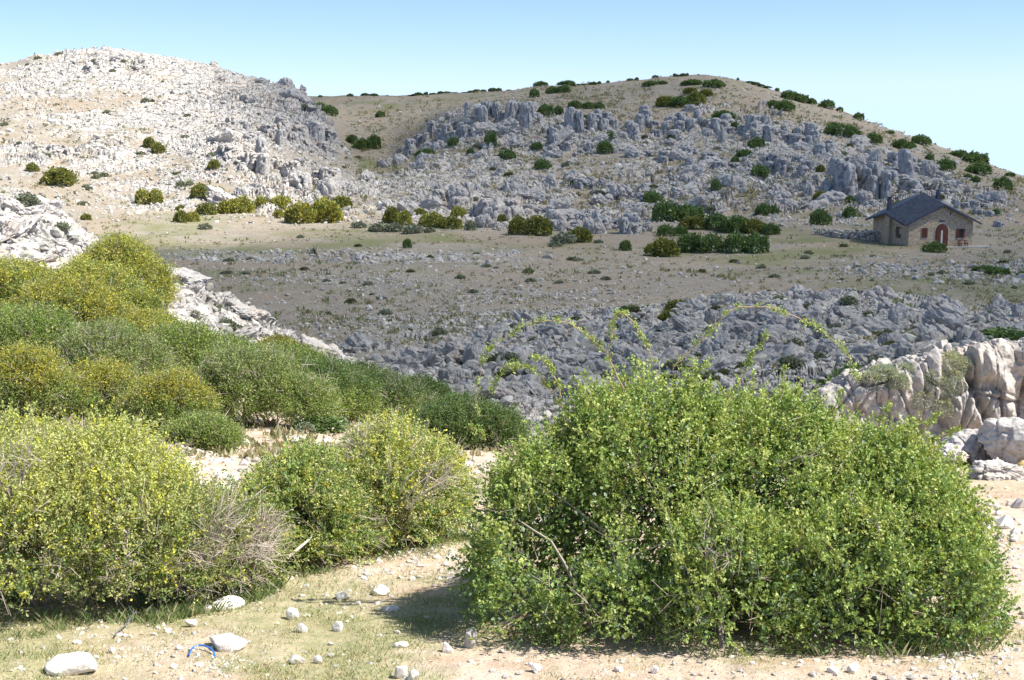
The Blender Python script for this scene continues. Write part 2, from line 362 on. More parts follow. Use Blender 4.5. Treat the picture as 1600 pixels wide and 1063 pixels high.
# small lumps in bare ground
P[..., 2] += (fbm(XX / .35, YY / .35, 0 * XX, 75, 2) * .02 * sstep(4, 9, YY) * (1 - sstep(40, 70, YY)))
vi = np.arange(NR * NC).reshape(NR, NC)
quads = np.stack([vi[:-1, :-1], vi[:-1, 1:], vi[1:, 1:], vi[1:, :-1]], -1).reshape(-1, 4)
warm = 1 - sstep(26, 60, YY)
gn = np.where(YY < 45, fbm(XX / 1.3, YY / 1.6, 0 * XX, 81, 4, .6), fbm(XX / 9, YY / 9, 0 * XX, 82, 4, .6))
GM = np.clip(sstep(.1, .9, GRASS + 1.0 * gn), 0, 1) * (GRASS > .02) * (1 - RM)

t = NT('land')
rock_a, grass_a, warm_a = t.attr('rock'), t.attr('grass'), t.attr('warm')
n_big, n_mid, n_fin, n_x = t.noise(.06, 5, .6), t.noise(.5, 6, .65), t.noise(6, 6, .7), t.noise(22, 4, .7)
soil_f = t.mix(t.ramp(n_mid, [(.35, 0), (.68, 1)]), (.262, .228, .18), (.36, .318, .252))
soil_f = t.mix(t.ramp(n_big, [(.4, 0), (.66, 1)]), soil_f, (.325, .26, .192))
soil_n = t.mix(t.ramp(n_mid, [(.33, 0), (.66, 1)]), (.57, .43, .33), (.60, .505, .41))
soil_n = t.mix(t.math('MULTIPLY', t.ramp(t.noise(1.7, 5, .6), [(.5, 0), (.68, 1)]), .7), soil_n, (.44, .30, .19))
soil = t.mix(warm_a, soil_f, soil_n)
soil = t.mix(.9, soil, t.ramp(n_fin, [(.25, .68), (.5, 1.0), (.78, 1.2)]), 'MULTIPLY')
# pale chips lying in the earth, three sizes
chipc = (.56, .53, .49)
for sc, th in ((1.6, .13), (4.5, .15), (26.0, .2)):
    vd = t.vor(sc); keep = t.ramp(t.noise(sc * .35, 3, .6), [(.5, 0), (.58, 1)])
    soil = t.mix(t.math('MULTIPLY', t.ramp(vd, [(th, 1), (th + .04, 0)]), keep), soil, chipc)
gcol = t.mix(t.ramp(n_fin, [(.35, 0), (.65, 1)]), (.25, .265, .12), (.43, .38, .22))
gcol = t.mix(t.math('SUBTRACT', 1.0, warm_a), gcol, (.185, .195, .085))
c = t.mix(t.math('MULTIPLY', grass_a, t.ramp(n_x, [(.3, .55), (.6, 1)])), soil, gcol)
r1 = t.noise(.9, 7, .65); r2 = t.noise(.22, 4, .55); r3 = t.noise(1.6, 6, .65, vec=t.map((2.6, 2.6, .5)))
rc = t.mix(t.ramp(r1, [(.34, 0), (.62, 1)]), (.31, .295, .28), (.54, .505, .465))
rc = t.mix(t.math('MULTIPLY', t.ramp(r3, [(.45, 0), (.62, 1)]), .6), rc, (.58, .55, .515))
rc = t.mix(t.math('MULTIPLY', t.ramp(r2, [(.48, 0), (.66, 1)]), .55), rc, (.56, .46, .375))
rc = t.mix(t.math('MULTIPLY', t.ramp(t.noise(2.4, 5, .6), [(.57, 0), (.67, 1)]), .55), rc, (.25, .26, .18))
# open joints drawn as thin dark lines in the rock colour
wrp = t.n('ShaderNodeVectorMath', operation='MULTIPLY_ADD'); nz3 = t.n('ShaderNodeTexNoise'); nz3.inputs['Scale'].default_value = .7; nz3.inputs['Detail'].default_value = 5; t.l(t.pos, nz3.inputs['Vector'])
t.l(nz3.outputs['Color'], wrp.inputs[0]); wrp.inputs[1].default_value = (1.6, 1.6, 1.6); t.l(t.pos, wrp.inputs[2])
for sc_, th_, k_ in ((.28, .045, .8), (.95, .06, .75)):
    mpv = t.map((1, 1, .6), vec=wrp.outputs[0])
    rc = t.mix(t.math('MULTIPLY', t.ramp(t.vor(sc_, vec=mpv, feature='DISTANCE_TO_EDGE'), [(th_ * .4, 1), (th_, 0)]), k_), rc, (.13, .125, .115))
rc = t.mix(.85, rc, t.ramp(n_fin, [(.25, .66), (.5, 1.0), (.8, 1.14)]), 'MULTIPLY')
c = t.mix(rock_a, c, rc)
hgt = t.math('ADD', t.math('MULTIPLY', t.noise(2.2, 9, .72), 1.0), t.math('MULTIPLY', t.vor(1.4, feature='DISTANCE_TO_EDGE'), t.math('MULTIPLY', rock_a, .7)))
hgt = t.math('ADD', hgt, t.math('MULTIPLY', t.noise(30, 4, .7), .12))
M_LAND = t.done(t.bsdf(c, .95, .08, t.bump(hgt, .8, .12)))
land = link('ground', mk_mesh('ground', P.reshape(-1, 3), quads, M_LAND, smooth=(RM.ravel()[quads[:, 0]] < .4), attrs={'rock': RM.ravel(), 'grass': GM.ravel(), 'warm': warm.ravel()}))
tag(land, kind='structure')
INFR = (np.abs(AA) < .375)
# ------------------------------------------------------------------ camera, sun, sky, the cloud whose shade lies on the valley
cam = bpy.data.cameras.new('camera'); cam.sensor_width = 36; cam.lens = 36 * F / 1600
cam.clip_start = .1; cam.clip_end = 20000
co = link('camera', cam); co.rotation_euler = (math.pi / 2 - PITCH, 0, 0)
scene.camera = co

SUN_EL, SUN_AZ = R(53), R(-14)            # azimuth measured from +X towards +Y
SDIR = np.array([math.cos(SUN_EL) * math.cos(SUN_AZ), math.cos(SUN_EL) * math.sin(SUN_AZ), math.sin(SUN_EL)])
sl = bpy.data.lights.new('sun', 'SUN'); sl.energy = 5.0; sl.angle = R(.53); sl.color = (1, .955, .88)
so = link('sun', sl); so.rotation_euler = Vector((-SDIR).tolist()).to_track_quat('-Z', 'Y').to_euler()
so.location = (60, -20, 80)

w = bpy.data.worlds.new('World'); scene.world = w; w.use_nodes = True
nt = w.node_tree; nt.nodes.clear()
sky = nt.nodes.new('ShaderNodeTexSky'); sky.sky_type = 'NISHITA'; sky.sun_disc = False
sky.sun_elevation = SUN_EL; sky.sun_rotation = math.pi / 2 - SUN_AZ
sky.altitude = 1200; sky.air_density = 1.0; sky.dust_density = .15; sky.ozone_density = 3.0
bg = nt.nodes.new('ShaderNodeBackground'); bg.inputs[1].default_value = .113
wo = nt.nodes.new('ShaderNodeOutputWorld')
# a little more blue low down, as through clear mountain air
tc = nt.nodes.new('ShaderNodeTexCoord'); sx = nt.nodes.new('ShaderNodeSeparateXYZ'); nt.links.new(tc.outputs['Generated'], sx.inputs[0])
cr = nt.nodes.new('ShaderNodeValToRGB'); nt.links.new(sx.outputs[2], cr.inputs[0])
for e_, (p_, c_) in zip((cr.color_ramp.elements[0], cr.color_ramp.elements.new(.09), cr.color_ramp.elements[-1]), ((0, (.58, .69, 1.0)), (.09, (.58, .635, 1.02)), (.45, (1.08, 1.0, .84)))):
    e_.position = p_; e_.color = (*c_, 1)
mx = nt.nodes.new('ShaderNodeMath'); mx.operation = 'MAXIMUM'; mx.inputs[1].default_value = .02; nt.links.new(sx.outputs[2], mx.inputs[0])
cb = nt.nodes.new('ShaderNodeCombineXYZ'); nt.links.new(sx.outputs[0], cb.inputs[0]); nt.links.new(sx.outputs[1], cb.inputs[1]); nt.links.new(mx.outputs[0], cb.inputs[2]); nt.links.new(cb.outputs[0], sky.inputs['Vector'])
mu = nt.nodes.new('ShaderNodeMix'); mu.data_type = 'RGBA'; mu.blend_type = 'MULTIPLY'; mu.inputs[0].default_value = 1
nt.links.new(sky.outputs[0], mu.inputs[6]); nt.links.new(cr.outputs[0], mu.inputs[7]); nt.links.new(mu.outputs[2], bg.inputs[0]); nt.links.new(bg.outputs[0], wo.inputs[0])

scene.view_settings.view_transform = 'Standard'; scene.view_settings.look = 'None'
scene.view_settings.exposure = .88; scene.view_settings.gamma = 1

# cloud: a closed body high over the right side, above and outside the view
ALT = 760.0
ca = np.linspace(-.75, 1.1, 75); ct = np.linspace(math.log(30), math.log(1150), 80)
CA, CT = np.meshgrid(ca, ct)
CY = np.exp(CT); CX = CA * CY
cz = np.interp(CY, [30, 60, 100, 200, 260, 330, 420, 1200], [-7, -11, -14, -16, -8, 3, 6, 0])
sh = look(S_T, CA, CT) + .25 * sstep(.38, .6, CA) * (CY > 45)
sh = np.clip(sh + .22 * fbm(CX / 45., CY / 45., 0 * CX, 91, 3) * (sh > .08) * (sh < .95), 0, 1.05)
k = (ALT - cz) / SDIR[2]
px_, py_ = CX + SDIR[0] * k, CY + SDIR[1] * k
edge = np.zeros_like(sh); edge[1:-1, 1:-1] = 1
th = sh * 64 * edge
lump = .5 + .25 * fbm(px_ / 60, py_ / 60, 0 * px_, 95, 3)
top = np.stack([px_, py_, ALT + th * lump + .02], -1); bot = np.stack([px_, py_, ALT - th * (1 - lump) - .02], -1)
ny, nx = sh.shape; n0 = ny * nx
g = np.arange(n0).reshape(ny, nx)
qt = np.stack([g[:-1, :-1], g[:-1, 1:], g[1:, 1:], g[1:, :-1]], -1).reshape(-1, 4)
ring = np.concatenate([g[0, :-1], g[:-1, -1], g[-1, :0:-1], g[:0:-1, 0]])
rn = np.roll(ring, -1)
side = np.stack([ring, ring + n0, rn + n0, rn], -1)
t = NT('cloud_vapour')
vs = t.n('ShaderNodeVolumeScatter'); vs.inputs['Color'].default_value = (.96, .97, 1, 1); vs.inputs['Density'].default_value = .0185; vs.inputs['Anisotropy'].default_value = .3
t.l(vs.outputs[0], t.out.inputs['Volume']); t.m.cycles.homogeneous_volume = True
cl = link('cloud', mk_mesh('cloud', np.concatenate([top.reshape(-1, 3), bot.reshape(-1, 3)]), np.concatenate([qt, qt[:, ::-1] + n0, side]), t.m))
tag(cl, kind='structure')

scene.cycles.max_bounces = 5; scene.cycles.diffuse_bounces = 3; scene.cycles.glossy_bounces = 1; scene.cycles.transmission_bounces = 3
scene.cycles.transparent_max_bounces = 4; scene.cycles.volume_bounces = 0
scene.cycles.caustics_reflective = False; scene.cycles.caustics_refractive = False
# ------------------------------------------------------------------ foliage
def rand_dirs(n, zmin=-.35):
    d = rng.normal(size=(n, 3)); d /= np.linalg.norm(d, axis=1, keepdims=True) + 1e-9
    d[:, 2] = np.where(d[:, 2] < zmin, -d[:, 2], d[:, 2])
    return d

def leaf_geo(p, ax, L, wd, C, jit=.28):
    """folded diamond leaves: points, axes, lengths, width ratio, colours"""
    n = len(p)
    r = rng.normal(size=(n, 3)); sd = np.cross(ax, r); sd /= np.linalg.norm(sd, axis=1, keepdims=True) + 1e-9
    nm = np.cross(sd, ax)
    L = np.broadcast_to(np.asarray(L, float), (n,))[:, None] * rng.uniform(.65, 1.3, (n, 1))
    V = np.empty((n, 4, 3))
    V[:, 0] = p; V[:, 2] = p + ax * L + nm * L * .08
    V[:, 1] = p + ax * L * .5 + sd * L * wd * .5 + nm * L * .12
    V[:, 3] = p + ax * L * .5 - sd * L * wd * .5 + nm * L * .12
    i = np.arange(n)[:, None] * 4
    Fq = np.concatenate([i + [[0, 1, 2]], i + [[0, 2, 3]]])
    c = C * (1 + jit * rng.uniform(-1, 1, (n, 1)))
    return V.reshape(-1, 3), Fq, np.repeat(np.clip(c, 0, .9), 4, 0)

def pick(pal, n):
    w_ = np.array([q[1] for q in pal], float); k_ = rng.choice(len(pal), n, p=w_ / w_.sum())
    return np.array([q[0] for q in pal])[k_]

def tubes(lines, r0, r1, cols, sides=3):
    """many tapered polylines (all with the same number of points) as one triangle mesh"""
    Ls = np.asarray(lines, float); n, m, _ = Ls.shape
    tg = np.gradient(Ls, axis=1); tg /= np.linalg.norm(tg, axis=2, keepdims=True) + 1e-9
    ref = np.where(np.abs(tg[..., 2:3]) > .9, np.array([1., 0, 0]), np.array([0, 0, 1.]))
    s1 = np.cross(tg, ref); s1 /= np.linalg.norm(s1, axis=2, keepdims=True) + 1e-9; s2 = np.cross(tg, s1)
    rad = (np.asarray(r0).reshape(-1, 1) * (1 - np.linspace(0, 1, m)) + np.asarray(r1).reshape(-1, 1) * np.linspace(0, 1, m))[..., None]
    rad = np.broadcast_to(rad, (n, m, 1))
    V = np.stack([Ls + rad * (math.cos(2 * math.pi * k / sides) * s1 + math.sin(2 * math.pi * k / sides) * s2) for k in range(sides)], 2)
    idx = np.arange(n * m * sides).reshape(n, m, sides)
    a = idx[:, :-1]; b = idx[:, 1:]; a2 = np.roll(a, -1, 2); b2 = np.roll(b, -1, 2)
    Fq = np.concatenate([np.stack([a, a2, b2], -1).reshape(-1, 3), np.stack([a, b2, b], -1).reshape(-1, 3)])
    C = np.repeat(np.broadcast_to(np.asarray(cols, float), (n, 3)), m * sides, 0)
    return V.reshape(-1, 3), Fq, C

def joinp(parts):
    V, Fq, C, o = [], [], [], 0
    for v, f, c in parts:
        V.append(v); Fq.append(f + o); C.append(c); o += len(v)
    return np.concatenate(V), np.concatenate(Fq), np.concatenate(C)

WOODC = np.array([[.30, .24, .18], [.36, .31, .25], [.24, .17, .12], [.42, .37, .31]])

def lobe_px(u, vt, vb, w_, Y, dep):
    b = px(u, vb, Y); tp = px(u, vt, Y)
    b[2] = min(b[2], float(ground(b[0], Y)) + .05)
    h = tp[2] - b[2]
    return (np.array([b[0], Y, b[2] + .45 * h]), np.array([w_ / 2 / F * Y, dep / 2, .55 * h]))

def shell(lobes, n, rmin, seed, lumpy=.2, zmin=-.5):
    """points spread through the outer shell of a union of lobes, with outward directions"""
    area = np.array([r[0] * r[2] + r[1] * r[2] + r[0] * r[1] for c, r in lobes]); k_ = rng.choice(len(lobes), n, p=area / area.sum())
    Cc = np.array([c for c, r in lobes])[k_]; Rr = np.array([r for c, r in lobes])[k_]
    d = rand_dirs(n, zmin)
    lum = 1 + lumpy * fbm(d[:, 0] * 2.2 + k_ * 7.3, d[:, 1] * 2.2, d[:, 2] * 2.2 + seed, seed, 3, .65)
    rr = rng.uniform(rmin ** 2, 1, n) ** .5 * lum
    p = Cc + d * Rr * rr[:, None]
    keep = np.ones(n, bool)
    for j, (c, r) in enumerate(lobes):
        q_ = np.linalg.norm((p - c) / r, axis=1); keep &= ~((q_ < max(.55, rmin - .2)) & (k_ != j))
    o = d / Rr; o /= np.linalg.norm(o, axis=1, keepdims=True)
    return p[keep], o[keep], d[keep, 2]

def make_bush(name, label, cat, lobes, nsh, per, leaf, pal, seed, group=None, toppal=None, topshare=.6, shoot=.28, wd=.6, up=.5, rmin=.62,
              gap=.3, gapsc=.35, holes=(), dead=0, deadpart=None, nstem=26, twigcol=None, base=None, jit=.28, twigr=.0032, spread=.05, deadcol=(.43, .37, .31), inner=0, twigs=.3, lumpy=.2):
    base = base if base is not None else np.array([np.mean([c[0] for c, r in lobes]), np.mean([c[1] for c, r in lobes]), 0])
    base = np.array(base, float); base[2] = float(ground(base[0], base[1]))
    root = empty(name, base, label, cat, group)
    p, o, dz = shell(lobes, nsh, rmin, seed, lumpy)
    g = fbm(p[:, 0] / gapsc, p[:, 1] / gapsc, p[:, 2] / gapsc, seed + 5, 2)
    keep = (g > -1 + gap * 2 * .75) if gap > 0 else np.ones(len(p), bool)
    for hc, hr in holes:
        dd = np.linalg.norm((p - hc) * [1, .35, 1], axis=1) / (hr * (1 + .5 * fbm(p[:, 0] / .2, p[:, 1] / .2, p[:, 2] / .2, seed + 9, 2)))
        keep &= ~((dd < 1) & (p[:, 1] < hc[1] + .45) & (rng.random(len(p)) < .97))
    keep &= p[:, 2] > ground(p[:, 0], p[:, 1]) + .03
    p, o, dz = p[keep], o[keep], dz[keep]; n = len(p)
    ax = o * .75 + np.array([0, 0, up]) + rng.normal(size=(n, 3)) * .42; ax /= np.linalg.norm(ax, axis=1, keepdims=True)
    SL = shoot * rng.uniform(.5, 1.35, n)
    zlo, zhi = p[:, 2].min(), p[:, 2].max(); hz = (p[:, 2] - zlo) / (zhi - zlo + 1e-6)
    pc = pick(pal, n)
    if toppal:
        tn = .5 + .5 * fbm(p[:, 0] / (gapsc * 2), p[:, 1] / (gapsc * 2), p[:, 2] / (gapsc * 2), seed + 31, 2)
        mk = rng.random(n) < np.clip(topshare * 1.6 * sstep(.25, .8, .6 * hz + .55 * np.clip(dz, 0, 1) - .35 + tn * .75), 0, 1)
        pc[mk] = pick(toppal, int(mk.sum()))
    isdead = rng.random(n) < dead
    if deadpart:
        for hc, hr in deadpart: isdead |= (np.linalg.norm((p - hc) / hr, axis=1) < 1) & (rng.random(n) < .85)
    # leaves along each shoot
    live = np.where(~isdead)[0]
    si = np.repeat(live, per); tpos = rng.uniform(-.1, 1, len(si))
    lp = p[si] + ax[si] * (SL[si] * tpos)[:, None] + rng.normal(size=(len(si), 3)) * spread * shoot * .6
    lp[:, 2] -= .15 * SL[si] * tpos ** 2
    la = ax[si] * .55 + rng.normal(size=(len(si), 3)) * .7; la /= np.linalg.norm(la, axis=1, keepdims=True)
    V, Fq, C = leaf_geo(lp, la, leaf, wd, pc[si], jit)
    if inner:      # leaves deeper inside the crown
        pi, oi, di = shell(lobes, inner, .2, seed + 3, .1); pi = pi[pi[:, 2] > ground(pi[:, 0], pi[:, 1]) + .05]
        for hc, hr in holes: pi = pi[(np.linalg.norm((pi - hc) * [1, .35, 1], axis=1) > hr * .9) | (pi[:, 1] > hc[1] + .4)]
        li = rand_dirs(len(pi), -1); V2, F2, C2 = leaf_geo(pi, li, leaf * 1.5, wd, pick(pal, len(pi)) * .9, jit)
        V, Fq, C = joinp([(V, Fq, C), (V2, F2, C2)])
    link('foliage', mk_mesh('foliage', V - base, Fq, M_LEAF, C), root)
    # twigs and stems
    k3 = np.linspace(-.9, 1, 4)[None, :, None]
    ln = p[:, None, :] + ax[:, None, :] * SL[:, None, None] * k3
    ln[..., 2] -= .15 * SL[:, None] * (k3[..., 0] ** 2)
    tc = WOODC[rng.integers(0, 4, n)] if twigcol is None else np.tile(np.array(twigcol), (n, 1)) * rng.uniform(.7, 1.3, (n, 1))
    tc = np.where(isdead[:, None], np.array(deadcol) * rng.uniform(.8, 1.2, (n, 1)), tc)
    ks = isdead | (rng.random(n) < twigs)
    parts = [tubes(ln[ks], np.where(isdead, twigr * 1.15, twigr * .8)[ks], np.full(int(ks.sum()), twigr * .4), tc[ks])]
    dd_ = np.where(isdead)[0]
    for rep in range(3):                      # dead shoots carry bare side twigs
        if len(dd_) == 0: break
        a2 = ax[dd_] + rng.normal(size=(len(dd_), 3)) * .75; a2 /= np.linalg.norm(a2, axis=1, keepdims=True)
        st = p[dd_] + ax[dd_] * (SL[dd_] * rng.uniform(-.4, .7, len(dd_)))[:, None]
        l2 = st[:, None, :] + a2[:, None, :] * (SL[dd_][:, None, None]) * np.linspace(0, .8, 4)[None, :, None]
        parts.append(tubes(l2, np.full(len(dd_), twigr * .9), np.full(len(dd_), twigr * .4), np.array(deadcol) * rng.uniform(.8, 1.25, (len(dd_), 1))))
    if nstem:
        tgt = p[rng.choice(np.where(hz > .45)[0], nstem)]
        lob = np.array([c for c, r in lobes]); lo = lob[rng.integers(0, len(lob), nstem)].copy()
        b0 = lo + (rng.normal(size=(nstem, 3)) * .15); b0[:, 2] = ground(b0[:, 0], b0[:, 1]) - .03
        s_ = np.linspace(0, 1, 8)[None, :, None]
        mid = b0 * .45 + tgt * .55 + np.array([0, 0, .12]) + rng.normal(size=(nstem, 3)) * .12
        ln = b0[:, None] * (1 - s_) ** 2 + mid[:, None] * 2 * s_ * (1 - s_) + tgt[:, None] * s_ ** 2
        ln = ln + rng.normal(size=ln.shape) * .012
        scl = np.linalg.norm(lobes[0][1]) / 1.3
        parts.append(tubes(ln, rng.uniform(.012, .026, nstem) * scl, np.full(nstem, .004), WOODC[rng.integers(0, 4, nstem)] * .9, 5))
    V, Fq, C = joinp(parts)
    link('branches', mk_mesh('branches', V - base, Fq, M_WOOD, C), root)
    return root, base

def hole_px(u, v, rp, Y):
    return (px(u, v, Y), rp / F * Y)

def add_spray(root, base, pts, Y, nleaf=9, leaf=.024, pal=None, r=.006, dY=0.0):
    us = np.array([q_[0] for q_ in pts], float); vs_ = np.array([q_[1] for q_ in pts], float); s_ = np.arange(len(pts))
    q_ = np.linspace(0, len(pts) - 1, len(pts) * 5)
    uu, vv = pchip1(s_, us, q_) + rng.normal(size=len(q_)) * .9, pchip1(s_, vs_, q_) + rng.normal(size=len(q_)) * .9
    ln = np.array([px(a, b, Y + dY * c / len(q_)) for c, (a, b) in enumerate(zip(uu, vv))])
    st = link('arching_stem', mk_mesh('arching_stem', *[x for x in (lambda T: (T[0] - base, T[1], M_WOOD, T[2]))(tubes(ln[None], [r], [r * .35], [[.46, .33, .17]], 5))]), root)
    n = len(ln); cl_ = rng.integers(2, n, int(n * 1.05)); cnt_ = rng.integers(3, 3 + int(nleaf * 1.6), len(cl_)); k_ = np.repeat(cl_, cnt_)
    off_ = rng.normal(size=(len(cl_), 3)) * .013 + [0, 0, .008]
    lp = ln[k_] + np.repeat(off_, cnt_, 0) * rng.uniform(0, 1.5, (len(k_), 1)) + rng.normal(size=(len(k_), 3)) * .011
    la = rng.normal(size=(len(k_), 3)) + [0, 0, .35]; la /= np.linalg.norm(la, axis=1, keepdims=True)
    V, Fq, C = leaf_geo(lp, la, leaf, .55, pick(pal, len(k_)))
    link('leaves', mk_mesh('leaves', V - base, Fq, M_LEAF, C), st)

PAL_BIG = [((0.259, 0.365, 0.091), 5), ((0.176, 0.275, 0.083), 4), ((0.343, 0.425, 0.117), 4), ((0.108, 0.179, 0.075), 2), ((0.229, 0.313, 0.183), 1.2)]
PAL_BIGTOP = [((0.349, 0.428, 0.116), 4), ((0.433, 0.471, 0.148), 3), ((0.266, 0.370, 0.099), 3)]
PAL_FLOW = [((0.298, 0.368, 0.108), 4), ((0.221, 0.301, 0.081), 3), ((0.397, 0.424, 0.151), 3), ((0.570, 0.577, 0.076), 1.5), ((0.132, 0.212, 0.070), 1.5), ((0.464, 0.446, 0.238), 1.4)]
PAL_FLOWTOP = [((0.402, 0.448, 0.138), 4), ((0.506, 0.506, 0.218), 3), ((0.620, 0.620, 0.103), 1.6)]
PAL_MID = [((0.333, 0.423, 0.117), 4), ((0.253, 0.352, 0.099), 3), ((0.486, 0.505, 0.162), 3), ((0.144, 0.235, 0.090), 1.4), ((0.620, 0.559, 0.127), .9), ((0.595, 0.559, 0.343), .9)]
PAL_GREEN = [((0.229, 0.319, 0.074), 4), ((0.162, 0.241, 0.066), 3), ((0.315, 0.388, 0.097), 3), ((0.381, 0.345, 0.178), 1)]
PAL_GREYG = [((0.249, 0.312, 0.096), 3), ((0.183, 0.257, 0.079), 3), ((0.336, 0.353, 0.157), 2)]
PAL_YEL = [((0.360, 0.377, 0.090), 3), ((0.462, 0.433, 0.082), 3), ((0.244, 0.307, 0.098), 3), ((0.508, 0.517, 0.082), 1.6)]
PAL_GOLD = [((.47, .43, .06), 4), ((.36, .35, .07), 3), ((.23, .27, .075), 5)]
PAL_DRY = [((0.325, 0.260, 0.182), 3), ((0.208, 0.208, 0.098), 3), ((0.390, 0.325, 0.247), 1)]
PAL_DKG = [((0.100, 0.173, 0.055), 3), ((0.135, 0.218, 0.064), 3), ((0.182, 0.237, 0.073), 2)]

# --- the big bush in front
LB = [lobe_px(a[0] + (14 if a[0] < 900 else 0), a[1] + (20 if a[1] < 720 else 8), *a[2:]) for a in ((855, 668, 1000, 240, 11.0, 1.9), (1000, 580, 1000, 330, 11.5, 2.5), (1180, 600, 1000, 340, 11.6, 2.6), (1345, 652, 1010, 310, 11.4, 2.4),
                            (1425, 705, 1015, 200, 11.0, 2.0), (805, 790, 1000, 175, 10.5, 1.1), (945, 800, 1018, 260, 10.35, 1.1), (1130, 780, 1025, 290, 10.3, 1.2),
                            (1320, 790, 1030, 290, 10.3, 1.2), (1455, 820, 1025, 205, 10.4, 1.2), (925, 590, 800, 120, 11.2, .9), (1085, 566, 800, 110, 11.4, .9), (1245, 590, 800, 130, 11.4, .9), (1395, 655, 850, 110, 11.2, .9), (1480, 775, 950, 110, 10.7, .9), (1515, 915, 1020, 90, 10.5, .8), (795, 695, 900, 90, 10.9, .8), (760, 790, 980, 80, 10.8, .8))]
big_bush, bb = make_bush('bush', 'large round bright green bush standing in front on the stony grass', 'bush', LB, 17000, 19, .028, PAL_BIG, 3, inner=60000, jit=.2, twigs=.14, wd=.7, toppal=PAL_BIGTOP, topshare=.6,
                         shoot=.2, rmin=.66, gap=.38, gapsc=.33, nstem=46, dead=.02,
                         holes=[hole_px(u, v, r, Y) for u, v, r, Y in ((918, 805, 92, 10.2), (858, 850, 72, 10.2), (985, 790, 60, 10.2), (1015, 860, 44, 10.1), (905, 740, 40, 10.4), (885, 900, 34, 9.95), (1015, 880, 30, 9.95), (1262, 905, 36, 9.85), (1240, 870, 25, 9.9),
                                  (1150, 920, 24, 9.8), (1345, 860, 32, 9.9), (1170, 985, 24, 9.7), (830, 960, 25, 9.9), (905, 960, 26, 9.8), (1095, 700, 22, 10.6), (1405, 945, 22, 9.8))],
                         deadpart=[(px(1410, 740, 10.3), np.array([.13, .3, .1])), (px(1120, 860, 10.0), np.array([.12, .3, .12])), (px(800, 720, 10.6), np.array([.12, .3, .12]))])
for pts, nl in (([(975, 610), (956, 569), (946, 550), (927, 533), (903, 513), (873, 502), (843, 501), (820, 509), (796, 524), (771, 539), (756, 561), (751, 580), (745, 603), (747, 633), (749, 648)], 9),
                ([(948, 552), (956, 531), (957, 509), (969, 490), (991, 505), (1001, 522), (1012, 545), (1023, 567)], 11),
                ([(1050, 577), (1073, 553), (1099, 528), (1120, 507), (1137, 488), (1158, 479), (1194, 480), (1224, 487), (1254, 500), (1275, 511), (1300, 530), (1317, 545), (1332, 570), (1339, 596)], 9),
                ([(1154, 602), (1167, 575), (1173, 556), (1188, 541), (1200, 524)], 16), ([(1220, 622), (1224, 600), (1225, 580)], 8),
                ([(880, 640), (858, 605), (838, 583), (815, 572), (795, 573), (778, 592), (768, 615)], 20), ([(880, 630), (868, 590), (855, 565), (835, 558)], 14),
                ([(1425, 690), (1450, 664), (1470, 646)], 14), ([(1440, 700), (1472, 682), (1500, 670)], 14), ([(1370, 668), (1382, 645), (1390, 628)], 10), ([(1300, 650), (1310, 622), (1318, 610)], 10),
                ([(1510, 810), (1530, 806), (1545, 812), (1552, 828)], 12), ([(760, 690), (745, 672), (730, 668)], 12), ([(1240, 640), (1243, 618), (1245, 605)], 10), ([(1085, 600), (1092, 580), (1104, 570)], 10)):
    add_spray(big_bush, bb, pts, 11.2, nl, pal=PAL_BIGTOP)

# --- bushes on the left in front
LA = [lobe_px(*a) for a in ((40, 700, 930, 240, 11.1, 1.9), (165, 668, 925, 250, 11.7, 2.2), (30, 665, 900, 240, 12.3, 2.0), (-120, 690, 930, 260, 11.4, 2), (235, 725, 925, 170, 11.5, 1.8))]
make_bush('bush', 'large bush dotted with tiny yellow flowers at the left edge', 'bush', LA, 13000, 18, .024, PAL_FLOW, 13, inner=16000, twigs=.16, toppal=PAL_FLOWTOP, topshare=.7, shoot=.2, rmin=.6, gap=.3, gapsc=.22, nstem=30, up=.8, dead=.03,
          holes=[hole_px(u, v, r, Y) for u, v, r, Y in ((45, 870, 26, 10.4), (140, 900, 22, 10.5), (215, 880, 20, 10.7), (20, 820, 18, 10.3), (60, 770, 16, 10.5))],
          deadpart=[(px(15, 740, 10.6), np.array([.12, .3, .14])), (px(75, 905, 10.4), np.array([.1, .3, .07]))])
LA2 = [lobe_px(*a) for a in ((330, 778, 905, 165, 11.9, 1.6), (390, 812, 900, 100, 12.2, 1.3), (275, 790, 915, 110, 11.5, 1.2))]
make_bush('bush', 'low half dead bush with bare grey twigs beside the yellow flowered bush', 'bush', LA2, 4200, 17, .023, PAL_FLOW, 17, inner=4000, shoot=.22, rmin=.5, gap=.3, gapsc=.25, nstem=36, dead=.1, up=.5, twigr=.0036,
          deadpart=[(px(340, 850, 11.2), np.array([.22, .5, .11])), (px(300, 875, 11.2), np.array([.2, .4, .07])), (px(400, 850, 11.8), np.array([.15, .5, .14]))])
LM = [lobe_px(*a) for a in ((475, 712, 872, 165, 13.4, 1.6), (425, 745, 882, 110, 13.2, 1.3), (520, 760, 872, 120, 13.3, 1.2))]
mb, mbb = make_bush('bush', 'green bush with dark hollow and pale dead branch left of the middle', 'bush', LM, 7000, 19, .027, PAL_MID, 23, inner=8000, twigs=.25, shoot=.2, rmin=.55, gap=.36, gapsc=.24, nstem=34, dead=.07,
                    holes=[hole_px(468, 818, 30, 12.6), hole_px(490, 835, 24, 12.5), hole_px(440, 790, 14, 12.5), hole_px(455, 845, 18, 12.5)], deadpart=[(px(420, 850, 12.6), np.array([.12, .3, .12]))])
lnn = np.array([px(448, 873, 12.3), px(456, 866, 12.35), px(468, 856, 12.45), px(480, 846, 12.6), px(488, 838, 12.8)])
